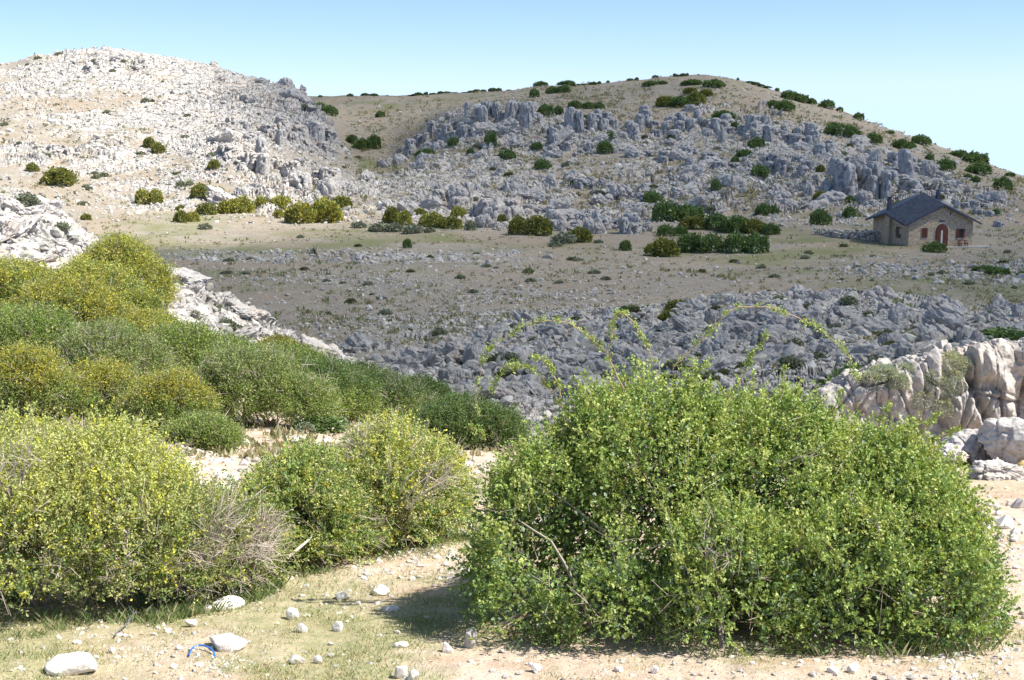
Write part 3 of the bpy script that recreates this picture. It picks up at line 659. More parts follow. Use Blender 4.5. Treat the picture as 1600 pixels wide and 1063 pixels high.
link('dead_branch', mk_mesh('dead_branch', *(lambda T: (T[0] - mbb, T[1], M_WOOD, T[2]))(tubes(lnn[None], [.017], [.009], [[.55, .49, .40]], 6))), mb)
LC = [lobe_px(*a) for a in ((615, 674, 850, 190, 14.3, 2.0), (562, 725, 866, 110, 13.9, 1.4), (678, 705, 845, 110, 14.5, 1.5))]
mc, mcb = make_bush('bush', 'rounded olive green bush with grey twigs nearest the big front bush', 'bush', LC, 8500, 19, .027, PAL_MID, 29, inner=9000, twigs=.25, toppal=PAL_FLOWTOP, topshare=.4, shoot=.22, rmin=.55, gap=.34, gapsc=.26, nstem=34, dead=.08, up=.6,
                    holes=[hole_px(622, 820, 22, 13.3), hole_px(600, 800, 14, 13.4), hole_px(680, 790, 16, 13.6)],
                    deadpart=[(px(555, 705, 13.9), np.array([.17, .5, .13])), (px(680, 760, 13.7), np.array([.2, .4, .16])), (px(575, 830, 13.2), np.array([.17, .3, .14]))])
for a, b in (((632, 785), (672, 742)), ((636, 795), (700, 748)), ((625, 770), (650, 735))):
    mid = ((a[0] + b[0]) / 2 - 3, (a[1] + b[1]) / 2 - 4)
    ln = np.array([px(*a, 13.3), px(*mid, 13.25), px(*b, 13.25)])
    link('dead_branch', mk_mesh('dead_branch', *(lambda T: (T[0] - mcb, T[1], M_WOOD, T[2]))(tubes(ln[None], [.009], [.005], [[.56, .48, .39]], 5))), mc)

# --- bushes covering the left bank: centre, foot, top, width (photo), palette, top palette, label
def auto_lobes(u, vb, vt, w_, Y, seed):
    r_ = random.Random(seed); W = w_ / F * Y
    L_ = [lobe_px(u, vt, vb, w_ * .8, Y, W * .75)]
    for k_ in range(5):
        f_ = -.42 + .21 * k_ + r_.uniform(-.05, .05)
        top = vt + (vb - vt) * (.12 + .9 * f_ * f_ + r_.uniform(0, .16))
        L_.append(lobe_px(u + f_ * w_, top, vb, w_ * r_.uniform(.3, .46), Y + r_.uniform(-.25, .2) * W, W * .45))
    return L_

BANK = [
 (188, 462, 382, 105, PAL_YEL, None, 'yellow green bush at the top of the left bank against the white rocks'),
 (150, 520, 418, 150, PAL_GREYG, PAL_YEL, 'olive bush below the topmost yellow green bush on the left bank'),
 (15, 480, 418, 130, PAL_GREEN, PAL_YEL, 'green bush under the white rocks at the left edge'),
 (110, 545, 446, 190, PAL_YEL, PAL_GOLD, 'wide golden green bush in the middle of the left bank'),
 (35, 570, 490, 190, PAL_GREYG, PAL_GREEN, 'dull grey green bush at the left edge below the golden one'),
 (165, 610, 520, 160, PAL_GREYG, None, 'rounded grey green bush with twiggy right side on the left bank'),
 (285, 598, 518, 140, PAL_GREEN, None, 'fresh bright green bush right beside the white rock slope'),
 (390, 662, 548, 190, PAL_GREEN, PAL_GREYG, 'largest green bush above the bend of the bare path'),
 (492, 655, 572, 150, PAL_GREEN, PAL_DKG, 'dark green bush beyond the path between two larger bushes'),
 (580, 662, 595, 150, PAL_GREEN, PAL_DKG, 'dark bush with bare twigs among the green at the foot of the bank'),
 (720, 702, 630, 140, PAL_DKG, None, 'shaded dark green bush in the hollow behind the front bushes'),
 (48, 655, 548, 130, PAL_GREEN, PAL_GOLD, 'bush with bright yellow blossom at the left edge'),
 (165, 660, 577, 130, PAL_GREYG, PAL_GOLD, 'yellow blossoming bush in the centre of the lower bank'),
 (268, 682, 592, 110, PAL_GREEN, PAL_GOLD, 'green bush with a small yellow crest above the bare path'),
 (318, 698, 668, 76, PAL_GREEN, None, 'small green bush at the very edge of the bare path'),
 (436, 566, 545, 40, PAL_YEL, PAL_GOLD, 'small golden bush on the lower end of the white rock slope'),
 (235, 560, 500, 90, PAL_GREYG, PAL_YEL, 'olive bush in the gap between the golden and the bright green bush'),
 (448, 602, 556, 130, PAL_GREEN, None, 'green bush right below the small golden bush of the white slope'),
 (545, 625, 582, 120, PAL_GREEN, PAL_DKG, 'green bush on the upper edge of the thicket near the end of the white slope'),
 (345, 590, 540, 110, PAL_GREEN, None, 'green bush squeezed between the bright green and the largest one'),
 (90, 500, 445, 120, PAL_YEL, None, 'olive yellow bush filling the gap under the white rocks'),
 (650, 640, 606, 70, PAL_DKG, None, 'small dark bush below the pale rocks of the hollow'),
]
for i, (u, vb, vt, w_, pal, tpal, lab) in enumerate(BANK):
    Y = float(np.clip(hit(u, vb, 15)[1], 17, 47))
    if u == 720: Y = 33.
    sc_ = Y / 30.
    lf = .052 * max(sc_, .7)
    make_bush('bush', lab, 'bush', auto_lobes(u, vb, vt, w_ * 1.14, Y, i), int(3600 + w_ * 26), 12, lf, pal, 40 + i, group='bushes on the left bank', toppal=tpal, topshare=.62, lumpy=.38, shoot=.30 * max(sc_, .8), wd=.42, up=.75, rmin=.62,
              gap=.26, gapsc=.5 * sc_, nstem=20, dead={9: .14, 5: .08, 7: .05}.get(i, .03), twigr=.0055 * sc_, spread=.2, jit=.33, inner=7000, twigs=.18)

# ------------------------------------------------------------------ shrubs far off
def dome(seed, pal, n=1500, leaf=.10, lob=5, flat=.62, wd=.75, tpal=None, sp=1.0):
    """unit shrub: width about 1, foot at z = 0"""
    r_ = np.random.default_rng(seed)
    L_ = [(np.array([0, 0, .20 * flat]), np.array([.38, .38, .62 * flat]))]
    for k_ in range(lob):
        a_ = 2 * math.pi * k_ / lob + r_.uniform(-.4, .4); rad = r_.uniform(.2, .33) * sp
        L_.append((np.array([math.cos(a_) * rad, math.sin(a_) * rad, .12 * flat]), np.array([r_.uniform(.17, .26), r_.uniform(.17, .26), r_.uniform(.38, .66) * flat])))
    p, o, dz = shell(L_, int(n * 1.5), .6, seed, .3, -.2)
    kp = p[:, 2] > -.02; p, o, dz = p[kp], o[kp], dz[kp]
    la = o * .6 + [0, 0, .35] + rng.normal(size=(len(p), 3)) * .6; la /= np.linalg.norm(la, axis=1, keepdims=True)
    c_ = pick(pal, len(p)) * (1 + .35 * fbm(p[:, 0] * 6, p[:, 1] * 6, p[:, 2] * 6, seed, 2)[:, None])
    if tpal:
        mk = rng.random(len(p)) < .6 * sstep(.1, .8, dz); c_[mk] = pick(tpal, int(mk.sum()))
    V, Fq, C = leaf_geo(p, la, leaf, wd, c_, .35)
    return mk_mesh('shrub', V, Fq, M_LEAF, C)

PAL_HILL = [((0.107, 0.181, 0.066), 3), ((0.147, 0.226, 0.074), 3), ((0.213, 0.278, 0.091), 1.5)]
PAL_OLIV = [((0.223, 0.231, 0.056), 3), ((0.160, 0.191, 0.056), 3), ((0.303, 0.279, 0.064), 1.5)]
PAL_GOLV = [((0.300, 0.300, 0.075), 3), ((0.405, 0.360, 0.068), 2.5), ((0.195, 0.240, 0.068), 2)]
PAL_PALE = [((.25, .28, .20), 3), ((.19, .23, .15), 2), ((.30, .30, .2), 1)]
PAL_CUSH = [((0.270, 0.290, 0.223), 3), ((0.196, 0.223, 0.155), 3), ((0.338, 0.338, 0.270), 1)]
PAL_CUSHD = [((0.165, 0.180, 0.090), 3), ((0.128, 0.150, 0.075), 3), ((0.255, 0.240, 0.120), 1)]
UNIT = {k_: [dome(100 + 10 * j + i, pl, n_, lf_, lb_, .75) for i, lb_ in enumerate((4, 5, 6, 5))]
        for j, (k_, pl, n_, lf_) in enumerate((('d', PAL_HILL, 1700, .085), ('o', PAL_OLIV, 1700, .085), ('y', PAL_GOLV, 1700, .085), ('p', PAL_PALE, 900, .1)))}
UNITC = {k_: [dome(300 + 10 * j + i, pl, 520, .13, 4, .6, sp=.8) for i in range(3)] for j, (k_, pl) in enumerate((('g', PAL_CUSH), ('k', PAL_CUSHD)))}

_cnt = [0]
def shrub(u, vb, w_, h_, kind, lab, grp=None, Y=None):
    pt = hit(u, vb, 40) if Y is None else np.array([*px(u, vb, Y)[:2], 0])
    if Y is not None: pt[2] = ground(pt[0], pt[1])
    _cnt[0] += 1
    W = w_ / F * pt[1]; H = h_ / F * pt[1] * 1.15
    o = link('shrub', UNIT[kind][_cnt[0] % 4], None, pt - [0, 0, .06 * H])
    o.scale = (W * 1.08, W * .9, H * .92 / .66); o.rotation_euler = (0, 0, random.uniform(-.6, .6) + (math.pi if _cnt[0] % 3 == 0 else 0))
    tag(o, lab, 'shrub', grp)
    return o
G1 = 'small shrubs on the sunlit left mountain'
G2 = 'shrubs along the foot of the rocky slope'
G3 = 'dark shrubs on the rocky slope'
G4 = 'dark shrubs on the bare hilltop'
G5 = 'shrubs of the dark thicket at the slope foot'
SH = [
 (91, 287, 56, 27, 'o', 'widest olive shrub alone on the sunlit left mountain', G1), (51, 268, 20, 14, 'o', 'tiny shrub just left of the widest olive shrub on the left mountain', G1),
 (233, 230, 20, 17, 'o', 'left one of a pair of shrubs high on the left mountain', G1), (247, 239, 22, 18, 'o', 'right one of a pair of shrubs high on the left mountain', G1),
 (334, 264, 22, 16, 'o', 'yellowish shrub against the grey crag of the left mountain', G1), (225, 318, 28, 24, 'y', 'golden shrub, left of two at the foot of the left mountain', G1),
 (244, 318, 26, 24, 'y', 'golden shrub, right of two at the foot of the left mountain', G1), (283, 291, 14, 9, 'p', 'tiny grey green shrub, left of two above the golden row', G1),
 (296, 290, 12, 8, 'p', 'tiny grey green shrub, right of two above the golden row', G1), (315, 308, 34, 22, 'o', 'olive shrub uppermost in the golden row', G1),
 (338, 312, 34, 22, 'y', 'golden shrub right beside the uppermost olive shrub of the row', G1), (283, 331, 18, 12, 'o', 'small shrub at the left end of the golden row', G1),
 (283, 347, 26, 20, 'o', 'lowest shrub at the left end of the golden row', G1), (301, 346, 24, 16, 'y', 'lowest golden shrub above the lit meadow edge', G1),
 (322, 336, 34, 20, 'o', 'olive shrub in the left half of the golden row', G1), (352, 334, 30, 22, 'y', 'golden shrub in the left half of the row, right of the olive one', G1),
 (378, 332, 42, 26, 'y', 'broad golden shrub in the centre of the row', G1), (409, 326, 24, 20, 'y', 'small golden shrub right of the broad one in the row', G1),
 (440, 326, 40, 22, 'y', 'bright yellow shrub behind the biggest golden shrub', G1), (470, 348, 52, 34, 'y', 'left half of the biggest golden shrub pair by the lit meadow', G1),
 (508, 348, 58, 40, 'y', 'right half and larger of the biggest golden shrub pair by the lit meadow', G1), (435, 341, 20, 15, 'y', 'little golden shrub at the left foot of the biggest pair', G1),
 (535, 326, 36, 22, 'o', 'greener shrub peeking out at the right of the biggest golden pair', G1), (135, 344, 20, 11, 'o', 'lone small shrub at the left edge of the lit meadow', G1),
 (612, 349, 32, 28, 'o', 'leftmost olive shrub right of the pale rubble', G2), (630, 352, 28, 24, 'y', 'golden green shrub in front of the leftmost olive one', G2), (632, 330, 22, 14, 'p', 'pale green shrub above the olive ones', G2),
 (656, 342, 28, 18, 'o', 'small olive shrub in the middle of the second row', G2), (676, 355, 40, 24, 'y', 'long golden olive shrub, left part, in front of the second row', G2),
 (702, 357, 44, 20, 'o', 'long golden olive shrub, right part, in front of the second row', G2), (717, 343, 28, 22, 'y', 'light green shrub at the right end of the second row', G2),
 (736, 360, 18, 16, 'p', 'thin grey green shrub beside the grey boulders', G2), (785, 348, 18, 14, 'o', 'small shrub right of the grey boulders', G2),
 (812, 366, 36, 30, 'o', 'left half of the olive shrub pair below the grey slope', G2), (842, 367, 48, 33, 'o', 'right half of the olive shrub pair below the grey slope', G2), (906, 378, 42, 25, 'o', 'single olive shrub on the meadow edge', G2),
 (978, 392, 21, 18, 'd', 'small round dark shrub standing alone on the brown meadow', G2),
 (500, 172, 22, 12, 'd', 'left one of two dark shrubs on the brown slope behind the left mountain', None), (515, 180, 26, 16, 'd', 'right one of two dark shrubs on the brown slope behind the left mountain', None),
 (594, 183, 16, 10, 'd', 'tiny dark shrub alone on the brown slope of the gap', None), (550, 224, 20, 14, 'd', 'leftmost dark shrub above the little green meadow', None), (566, 233, 30, 17, 'd', 'lowest dark shrub above the little green meadow', None),
 (584, 232, 26, 22, 'd', 'tallest dark shrub above the little green meadow', None),
 (766, 231, 21, 26, 'd', 'tall dark green shrub at the foot of the rock pillars', G3), (708, 228, 18, 14, 'd', 'small shrub left of the rock pillars', G3), (735, 243, 12, 12, 'd', 'tiny shrub below the left rock pillars', G3), (665, 245, 32, 13, 'd', 'flat dark shrub left below the rock pillars', G3),
 (793, 248, 28, 14, 'd', 'dark shrub below the tallest rock pillars', G3), (840, 234, 20, 12, 'd', 'small shrub at the right foot of the rock pillars', G3), (847, 265, 28, 17, 'd', 'olive dark shrub on the scree below the pillars', G3),
 (835, 152, 18, 14, 'd', 'small dark shrub above the pillars, left one', G4), (863, 146, 22, 11, 'd', 'dark shrub under the skyline, left half of a pair', G4), (882, 145, 22, 12, 'd', 'dark shrub under the skyline, right half of a pair', G4),
 (845, 135, 22, 8, 'd', 'dark shrub on the left skyline of the hill', G4), (886, 131, 30, 8, 'd', 'long dark shrub on the left skyline of the hill', G4), (852, 180, 26, 17, 'd', 'dark shrub right behind the pillar tops', G3), (872, 178, 18, 13, 'd', 'smaller dark shrub right behind the pillar tops', G3),
 (898, 169, 22, 12, 'd', 'left dark shrub of three on the cliff edge', G3), (918, 170, 20, 11, 'd', 'middle dark shrub of three on the cliff edge', G3), (936, 170, 18, 10, 'd', 'right dark shrub of three on the cliff edge', G3), (914, 190, 14, 11, 'd', 'tiny dark shrub in the cliff right of the pillars', G3),
 (945, 239, 24, 20, 'd', 'lower of two round shrubs below the cliff', G3), (955, 222, 18, 18, 'd', 'upper of two round shrubs below the cliff', G3),
 (1040, 166, 36, 17, 'o', 'olive left part of the wide shrub group on the hill', G4), (1062, 167, 36, 17, 'd', 'dark middle part of the wide shrub group on the hill', G4), (1086, 163, 32, 20, 'o', 'olive right part of the wide shrub group on the hill', G4), (1080, 147, 24, 11, 'o', 'olive shrub above the wide shrub group, left', G4), (1102, 150, 22, 11, 'o', 'olive shrub above the wide shrub group, right', G4),
 (1015, 134, 24, 8, 'd', 'dark shrub just under the hilltop, left of two pairs', G4), (1035, 132, 16, 6, 'd', 'very flat dark shrub just under the hilltop', G4), (1081, 133, 34, 9, 'd', 'broad dark shrub below the summit, left one', G4), (1116, 136, 36, 12, 'd', 'broad dark shrub below the summit, right one', G4),
 (1130, 186, 36, 14, 'd', 'dark mound shaped shrub on the edge of the right cliff', G3), (1070, 202, 24, 12, 'd', 'dark shrub on the rim of the middle cliff', G3), (1050, 218, 16, 10, 'd', 'tiny round shrub beneath the middle cliff', G3), (1122, 208, 20, 12, 'd', 'shrub on the rocks below the mound shaped one', G3), (1148, 202, 16, 12, 'd', 'small shrub right of the mound shaped one', G3),
 (1182, 231, 26, 17, 'd', 'uppermost of four shrubs climbing the rocks', G3), (1163, 247, 28, 14, 'd', 'second of four shrubs climbing the rocks', G3), (1148, 256, 14, 12, 'd', 'smallest of four shrubs climbing the rocks', G3), (1186, 276, 32, 19, 'd', 'lowest of four shrubs climbing the rocks', G3),
 (1118, 298, 18, 19, 'd', 'round shrub alone in the middle of the scree', G3), (1192, 337, 26, 20, 'd', 'round dark shrub above the thicket, left half', G3), (1208, 334, 20, 14, 'd', 'round dark shrub above the thicket, right half', G3),
 (1207, 170, 28, 14, 'd', 'left half of the shrub pair on the right shoulder of the hill', G4), (1226, 173, 30, 17, 'd', 'right half of the shrub pair on the right shoulder of the hill', G4), (1234, 155, 32, 14, 'd', 'shrub on the right skyline nearest the summit', G4), (1252, 160, 26, 13, 'd', 'second shrub down the right skyline', G4), (1268, 163, 16, 10, 'd', 'small third shrub down the right skyline', G4),
 (1292, 169, 28, 13, 'd', 'fourth shrub down the right skyline', G4), (1312, 175, 12, 8, 'd', 'tiny fifth shrub down the right skyline', G4), (1341, 187, 18, 11, 'd', 'lone bush shaped shrub in the middle of the right skyline', G4),
 (1303, 211, 34, 21, 'd', 'left half of the largest shrub on the right hillside', G4), (1326, 215, 34, 20, 'd', 'right half of the largest shrub on the right hillside', G4), (1362, 224, 35, 16, 'd', 'shrub right below the largest one on the right hillside', G4), (1390, 209, 16, 5, 'd', 'flat shrub barely over the right skyline', G4), (1408, 233, 32, 16, 'd', 'shrub in the centre of the right hillside, larger of two', G4), (1424, 233, 14, 12, 'd', 'shrub in the centre of the right hillside, smaller of two', G4),
 (1439, 226, 32, 16, 'd', 'big shrub on the skyline of the right hillside', G4), (1452, 250, 16, 10, 'd', 'tiny dark shrub between the olive one and the skyline', G4), (1437, 265, 23, 16, 'o', 'olive shrub at the top edge of the right rocks', G4), (1476, 266, 35, 18, 'd', 'dark shrub right of the olive one on the right hillside', G4), (1498, 246, 34, 12, 'd', 'upper left part of the large skyline shrub at right', G4), (1522, 257, 46, 20, 'd', 'main part of the large skyline shrub at right', G4),
 (1527, 272, 40, 18, 'd', 'dark shrub right below the large skyline shrub', G4), (1512, 280, 16, 9, 'd', 'tiny left shrub of two above the house', G4), (1524, 286, 16, 11, 'd', 'tiny right shrub of two above the house', G4), (1567, 298, 30, 22, 'd', 'round dark shrub near the right edge of the hill', G4), (1579, 276, 18, 7, 'd', 'flat shrub on the skyline at the right edge', G4),
 (1242, 211, 12, 10, 'd', 'tiny shrub on top of the right rocks', G3), (1281, 274, 16, 18, 'o', 'olive shrub left of the big grey crag', G3), (1283, 312, 26, 14, 'o', 'left half of an olive shrub pair under the big crag', G3), (1300, 312, 22, 13, 'o', 'right half of an olive shrub pair under the big crag', G3), (1327, 340, 24, 18, 'd', 'dark shrub at the rock foot left of the house', G3), (1327, 317, 15, 12, 'd', 'small shrub at the foot of the big crag', G3),
 (1398, 300, 14, 18, 'o', 'narrow olive shrub above the left chimney', G3), (1359, 312, 14, 13, 'o', 'narrow shrub between two grey crags', G3), (1281, 352, 34, 27, 'd', 'large round dark shrub on the grass left of the house', G3), (1555, 337, 14, 11, 'd', 'tiny shrub on the rocks right of the house', G3), (1404, 324, 20, 12, 'o', 'shrub peeking out behind the house roof', G3), (1208, 330, 12, 9, 'd', 'tiny shrub over the round dark pair', G3),
 (1018, 318, 34, 20, 'd', 'topmost shrub at the left end of the thicket', G5), (1042, 346, 52, 34, 'd', 'tall left shrub of the thicket', G5), (1075, 345, 56, 26, 'd', 'broad upper shrub of the thicket', G5), (1082, 357, 48, 22, 'o', 'olive shrub in the middle of the thicket', G5), (1118, 358, 44, 26, 'd', 'dark shrub right of the olive one in the thicket', G5), (1148, 363, 52, 27, 'd', 'big dark shrub in the right part of the thicket', G5), (1178, 364, 44, 24, 'o', 'brownish shrub in the right part of the thicket', G5), (1204, 366, 30, 18, 'd', 'last shrub at the right end of the thicket', G5),
 (1040, 369, 30, 19, 'd', 'small front shrub left under the thicket', G5), (1062, 369, 30, 17, 'd', 'second small front shrub under the thicket', G5), (1036, 401, 55, 32, 'o', 'lowest left shrub on the meadow before the thicket', G5), (1082, 394, 46, 32, 'd', 'left half of the middle shrub before the thicket', G5), (1112, 394, 44, 30, 'd', 'right half of the middle shrub before the thicket', G5), (1152, 395, 44, 33, 'd', 'left half of the rightmost shrub before the thicket', G5), (1180, 395, 42, 32, 'd', 'right half of the rightmost shrub before the thicket', G5),
 (637, 388, 15, 16, 'd', 'small dark shrub on the stony band of the valley floor', None), (1460, 394, 36, 17, 'd', 'round dark shrub in front of the house door', None), (1540, 425, 46, 11, 'd', 'low dark shrub on the stones right below the house, left one', None), (1558, 430, 40, 13, 'd', 'low dark shrub on the stones right below the house, right one', None), (1598, 433, 20, 10, 'd', 'low dark shrub at the right edge below the house', None), (1574, 396, 12, 6, 'p', 'tiny grey shrub on the grass right of the house', None),
 (1062, 490, 44, 24, 'o', 'olive shrub on the crest of the grey rock hump', None), (1045, 504, 34, 22, 'o', 'twiggy shrub in front of the olive one on the rock hump', None), (988, 490, 40, 14, 'd', 'left flat dark shrub on the edge of the rock hump', None), (1016, 488, 34, 12, 'd', 'right flat dark shrub on the edge of the rock hump', None),
]
for a in SH: shrub(*a)
shrub(1575, 545, 110, 30, 'd', 'long dark shrub seen behind the top of the near outcrop', None, 62)
shrub(1330, 640, 110, 60, 'd', 'dark shrub in the shade behind the left end of the near outcrop', None, 42)
shrub(505, 702, 90, 28, 'd', 'dark green tuft of a bush at the far edge of the bare path', None, 25.5)
shrub(478, 690, 30, 18, 'p', 'small pale tuft beside the bend of the bare path', None, 25.0)
sky_u = np.concatenate([rng.uniform(640, 800, 20), rng.choice([655, 700, 742, 788], 12) + rng.normal(size=12) * 6, rng.uniform(490, 600, 6), rng.uniform(900, 1075, 16), rng.uniform(1135, 1215, 7)])
for u in sky_u:
    v = float(np.interp(u, [480, 640, 700, 800, 850, 950, 1000, 1080, 1130, 1200], [150, 149, 147, 141.5, 135, 129, 124, 117, 121, 139])) + 1.2
    shrub(float(u), v, float(rng.lognormal(2.3, .5)), float(rng.uniform(2, 5.5)), 'd', 'tiny dark shrub dotted along the far skyline', 'tiny shrubs along the skyline', 405.0 if u > 860 else 462.0)

# ------------------------------------------------------------------ cushion plants: picked among visible points of the land
uu = U0 + F * AA / (CP - (P[..., 2] / P[..., 1]) * SP); vv = v_of(P[..., 2] / P[..., 1])
emax = np.maximum.accumulate(np.where(YY > 5, P[..., 2] / P[..., 1], -9), 0)
VIS = INFR & (P[..., 2] / P[..., 1] >= emax - 1e-3) & (uu > -10) & (uu < 1610)
def sample(mask, n, weight=None):
    ids = np.flatnonzero((mask & VIS).ravel())
    if weight is None: return rng.choice(ids, min(n, len(ids)), replace=False)
    wq = weight.ravel()[ids]; return rng.choice(ids, min(n, len(ids)), replace=False, p=wq / wq.sum())
PF = P.reshape(-1, 3)
def cushions(mask, n, lo, hi, kinds, lab, grp, flat=.6):
    for q_ in sample(mask, n):
        p_ = PF[q_]; s_ = rng.uniform(lo, hi); k_ = kinds[rng.integers(len(kinds))]
        o = link('cushion_plant', UNITC[k_][rng.integers(3)], None, p_ - [0, 0, .12 * s_]); o.scale = (s_ * 1.15, s_, s_ * flat / .62); o.rotation_euler = (0, 0, rng.uniform(0, 6.28))
        tag(o, lab, 'plant', grp)
onh = (YY > 52) & (YY < 95) & (vv > 440)
cushions(onh & (uu > 640) & (vv < 660), 72, .45, 1.15, 'gkg', 'low rounded cushion plant growing between the shaded grey rocks of the hump', 'cushion plants on the shaded rock hump', .55)
cushions((YY > 95) & (YY < 170) & (ROCK < .8), 58, .5, 1.3, 'gkg', 'low grey green cushion plant on the brown valley floor', 'cushion plants on the valley floor', .5)
cushions((YY > 225) & (YY < 330) & (uu > 640) & (RM > .3), 36, 1.1, 2.1, 'gk', 'faint grey green cushion plant on the shaded rocky slope', 'cushion plants on the shaded slope', .5)
cushions((YY > 205) & (YY < 330) & (uu < 560), 46, .9, 2.0, 'g', 'faint grey green cushion plant on the sunlit left mountain', 'cushion plants on the left mountain', .5)
cushions((YY > 38) & (YY < 52) & (uu < 600) & (vv < 590), 20, .35, .9, 'g', 'grey green cushion plant on the white rock slope', 'cushion plants on the white rock slope', .55)
for u, vb, w_ in ((590, 362, 30), (615, 352 + 10, 34), (645, 365, 36), (672, 363, 20), (560, 356, 26), (1258, 405, 18), (470, 372, 14), (320, 358, 24), (880, 381, 44), (868, 386, 22), (935, 380, 16)):
    p_ = hit(u, vb, 60); s_ = w_ / F * p_[1]
    o = link('cushion_plant', UNITC['g'][_cnt[0] % 3], None, p_ - [0, 0, .1]); _cnt[0] += 1; o.scale = (s_, s_ * .8, s_ * .8)
    tag(o, 'pale grey green cushion plant where the meadow meets the slope', 'plant', 'cushion plants along the meadow edge')

# ------------------------------------------------------------------ rocks
_ico = {}
def ico(sub):
    if sub not in _ico:
        bm = bmesh.new(); bmesh.ops.create_icosphere(bm, subdivisions=sub, radius=1)
        _ico[sub] = (np.array([v_.co[:] for v_ in bm.verts]), np.array([[v_.index for v_ in f_.verts] for f_ in bm.faces])); bm.free()
    return _ico[sub]

def rock_geo(seed, sub=4, cuts=14, depth=(.5, .92), rough=.07, fine=.02, lump=.2):
    r_ = np.random.default_rng(seed); V, Fq = ico(sub); V = V.copy()
    V *= (1 + lump * fbm(V[:, 0] * 1.1 + seed, V[:, 1] * 1.1, V[:, 2] * 1.1, seed, 2))[:, None]
    for k_ in range(cuts):
        nrm = r_.normal(size=3); nrm /= np.linalg.norm(nrm); d_ = r_.uniform(*depth)
        q_ = V @ nrm; ov = np.maximum(q_ - d_, 0); V = V - nrm * (ov * .93)[:, None]
    nn = V / (np.linalg.norm(V, axis=1, keepdims=True) + 1e-6)
    V = V + nn * (rough * fbm(V[:, 0] * 3, V[:, 1] * 3, V[:, 2] * 3, seed + 3, 3) + fine * fbm(V[:, 0] * 11, V[:, 1] * 11, V[:, 2] * 11, seed + 7, 3))[:, None]
    return V, Fq

def crack_rock(V, seed, amp=.16, cell=.55, zs=1.8):
    f1, f2, idn = worley(V[:, 0] / cell + seed, V[:, 1] / cell, V[:, 2] / (cell * zs), seed)
    g1, g2, gid = worley(V[:, 0] / (cell * .4) + seed, V[:, 1] / (cell * .4), V[:, 2] / (cell * .4 * zs), seed + 1)
    d_ = amp * ((idn - .5) * 1.1 - .9 * (1 - np.clip((f2 - f1) / .16, 0, 1))) + amp * .35 * ((gid - .5) - .8 * (1 - np.clip((g2 - g1) / .2, 0, 1)))
    nn = V / (np.linalg.norm(V, axis=1, keepdims=True) + 1e-6)
    return V + nn * d_[:, None]

def boulder(name, label, u, vb, w_, h_, seed, mat, cat='boulder', grp=None, Y=None, deep=.8, sub=5, sink=.18, rotz=None, crack=0, **kw):
    pt = hit(u, vb, 5) if Y is None else np.array([*px(u, vb, Y)[:2], 0.])
    if Y is not None: pt[2] = min(px(u, vb, Y)[2], float(ground(pt[0], pt[1])) + .02)
    W = w_ / F * pt[1]; H = h_ / F * pt[1]
    V, Fq = rock_geo(seed, sub, **kw)
    if crack: V = crack_rock(V, seed, crack)
    V = V / (V.max(0) - V.min(0)); V = V - (V.max(0) + V.min(0)) / 2
    hh = H * (1 + sink)
    V = V * [W, W * deep, hh]; V[:, 2] += hh / 2 - H * sink
    o = link(name, mk_mesh(name, V, Fq, mat, smooth=(sub >= 4)), None, pt + [0, W * deep * .3, 0])
    if rotz is not None: o.rotation_euler[2] = rotz
    return tag(o, label, cat, grp)

# fluted rock pillars of the cliff
def pillar_geo(u, vt, vb, w_, seed, Y=297., na=64, nz_=70, lean=None, deep=1.5):
    b = px(u, vb, Y); tp = px(u, vt, Y); W = w_ / F * Y; H = tp[2] - b[2] + 1.2; b[2] -= 1.2
    th_ = np.linspace(0, 2 * math.pi, na, endpoint=False); zz = np.concatenate([np.linspace(0, .9, nz_ - 8), .9 + .1 * np.sin(np.linspace(.1, 1, 8) * math.pi / 2)])
    TH, Z_ = np.meshgrid(th_, zz); r_ = np.random.default_rng(seed); lean = r_.uniform(-.12, .12) if lean is None else lean
    prof = (1.2 - .3 * Z_) * np.where(Z_ > .88, np.sqrt(np.clip(1 - ((Z_ - .88) / .125) ** 2, .02, 1)), 1)
    cx_, cy_ = np.cos(TH) * prof, np.sin(TH) * prof
    f1, f2, idn = worley(cx_ * 1.5 + seed, cy_ * 1.5, Z_ * 1.3, seed); g1, g2, gid = worley(cx_ * 3.2 + seed, cy_ * 3.2, Z_ * 4, seed + 1)
    flut = .30 * (idn - .5) - .30 * (1 - np.clip((f2 - f1) / .16, 0, 1)) + .1 * (gid - .5) - .1 * (1 - np.clip((g2 - g1) / .2, 0, 1)) + .1 * fbm(cx_ * 5, cy_ * 5, Z_ * 5, seed, 3)
    rad = prof * (1 + flut) * W / 2
    V = np.stack([np.cos(TH) * rad + lean * W * Z_ * 2, np.sin(TH) * rad * deep, Z_ * H], -1).reshape(-1, 3)
    i = np.arange(na * nz_).reshape(nz_, na); Q = np.stack([i[:-1], np.roll(i[:-1], -1, 1), np.roll(i[1:], -1, 1), i[1:]], -1).reshape(-1, 4)
    return V, Q, b + [0, W * .6, 0]

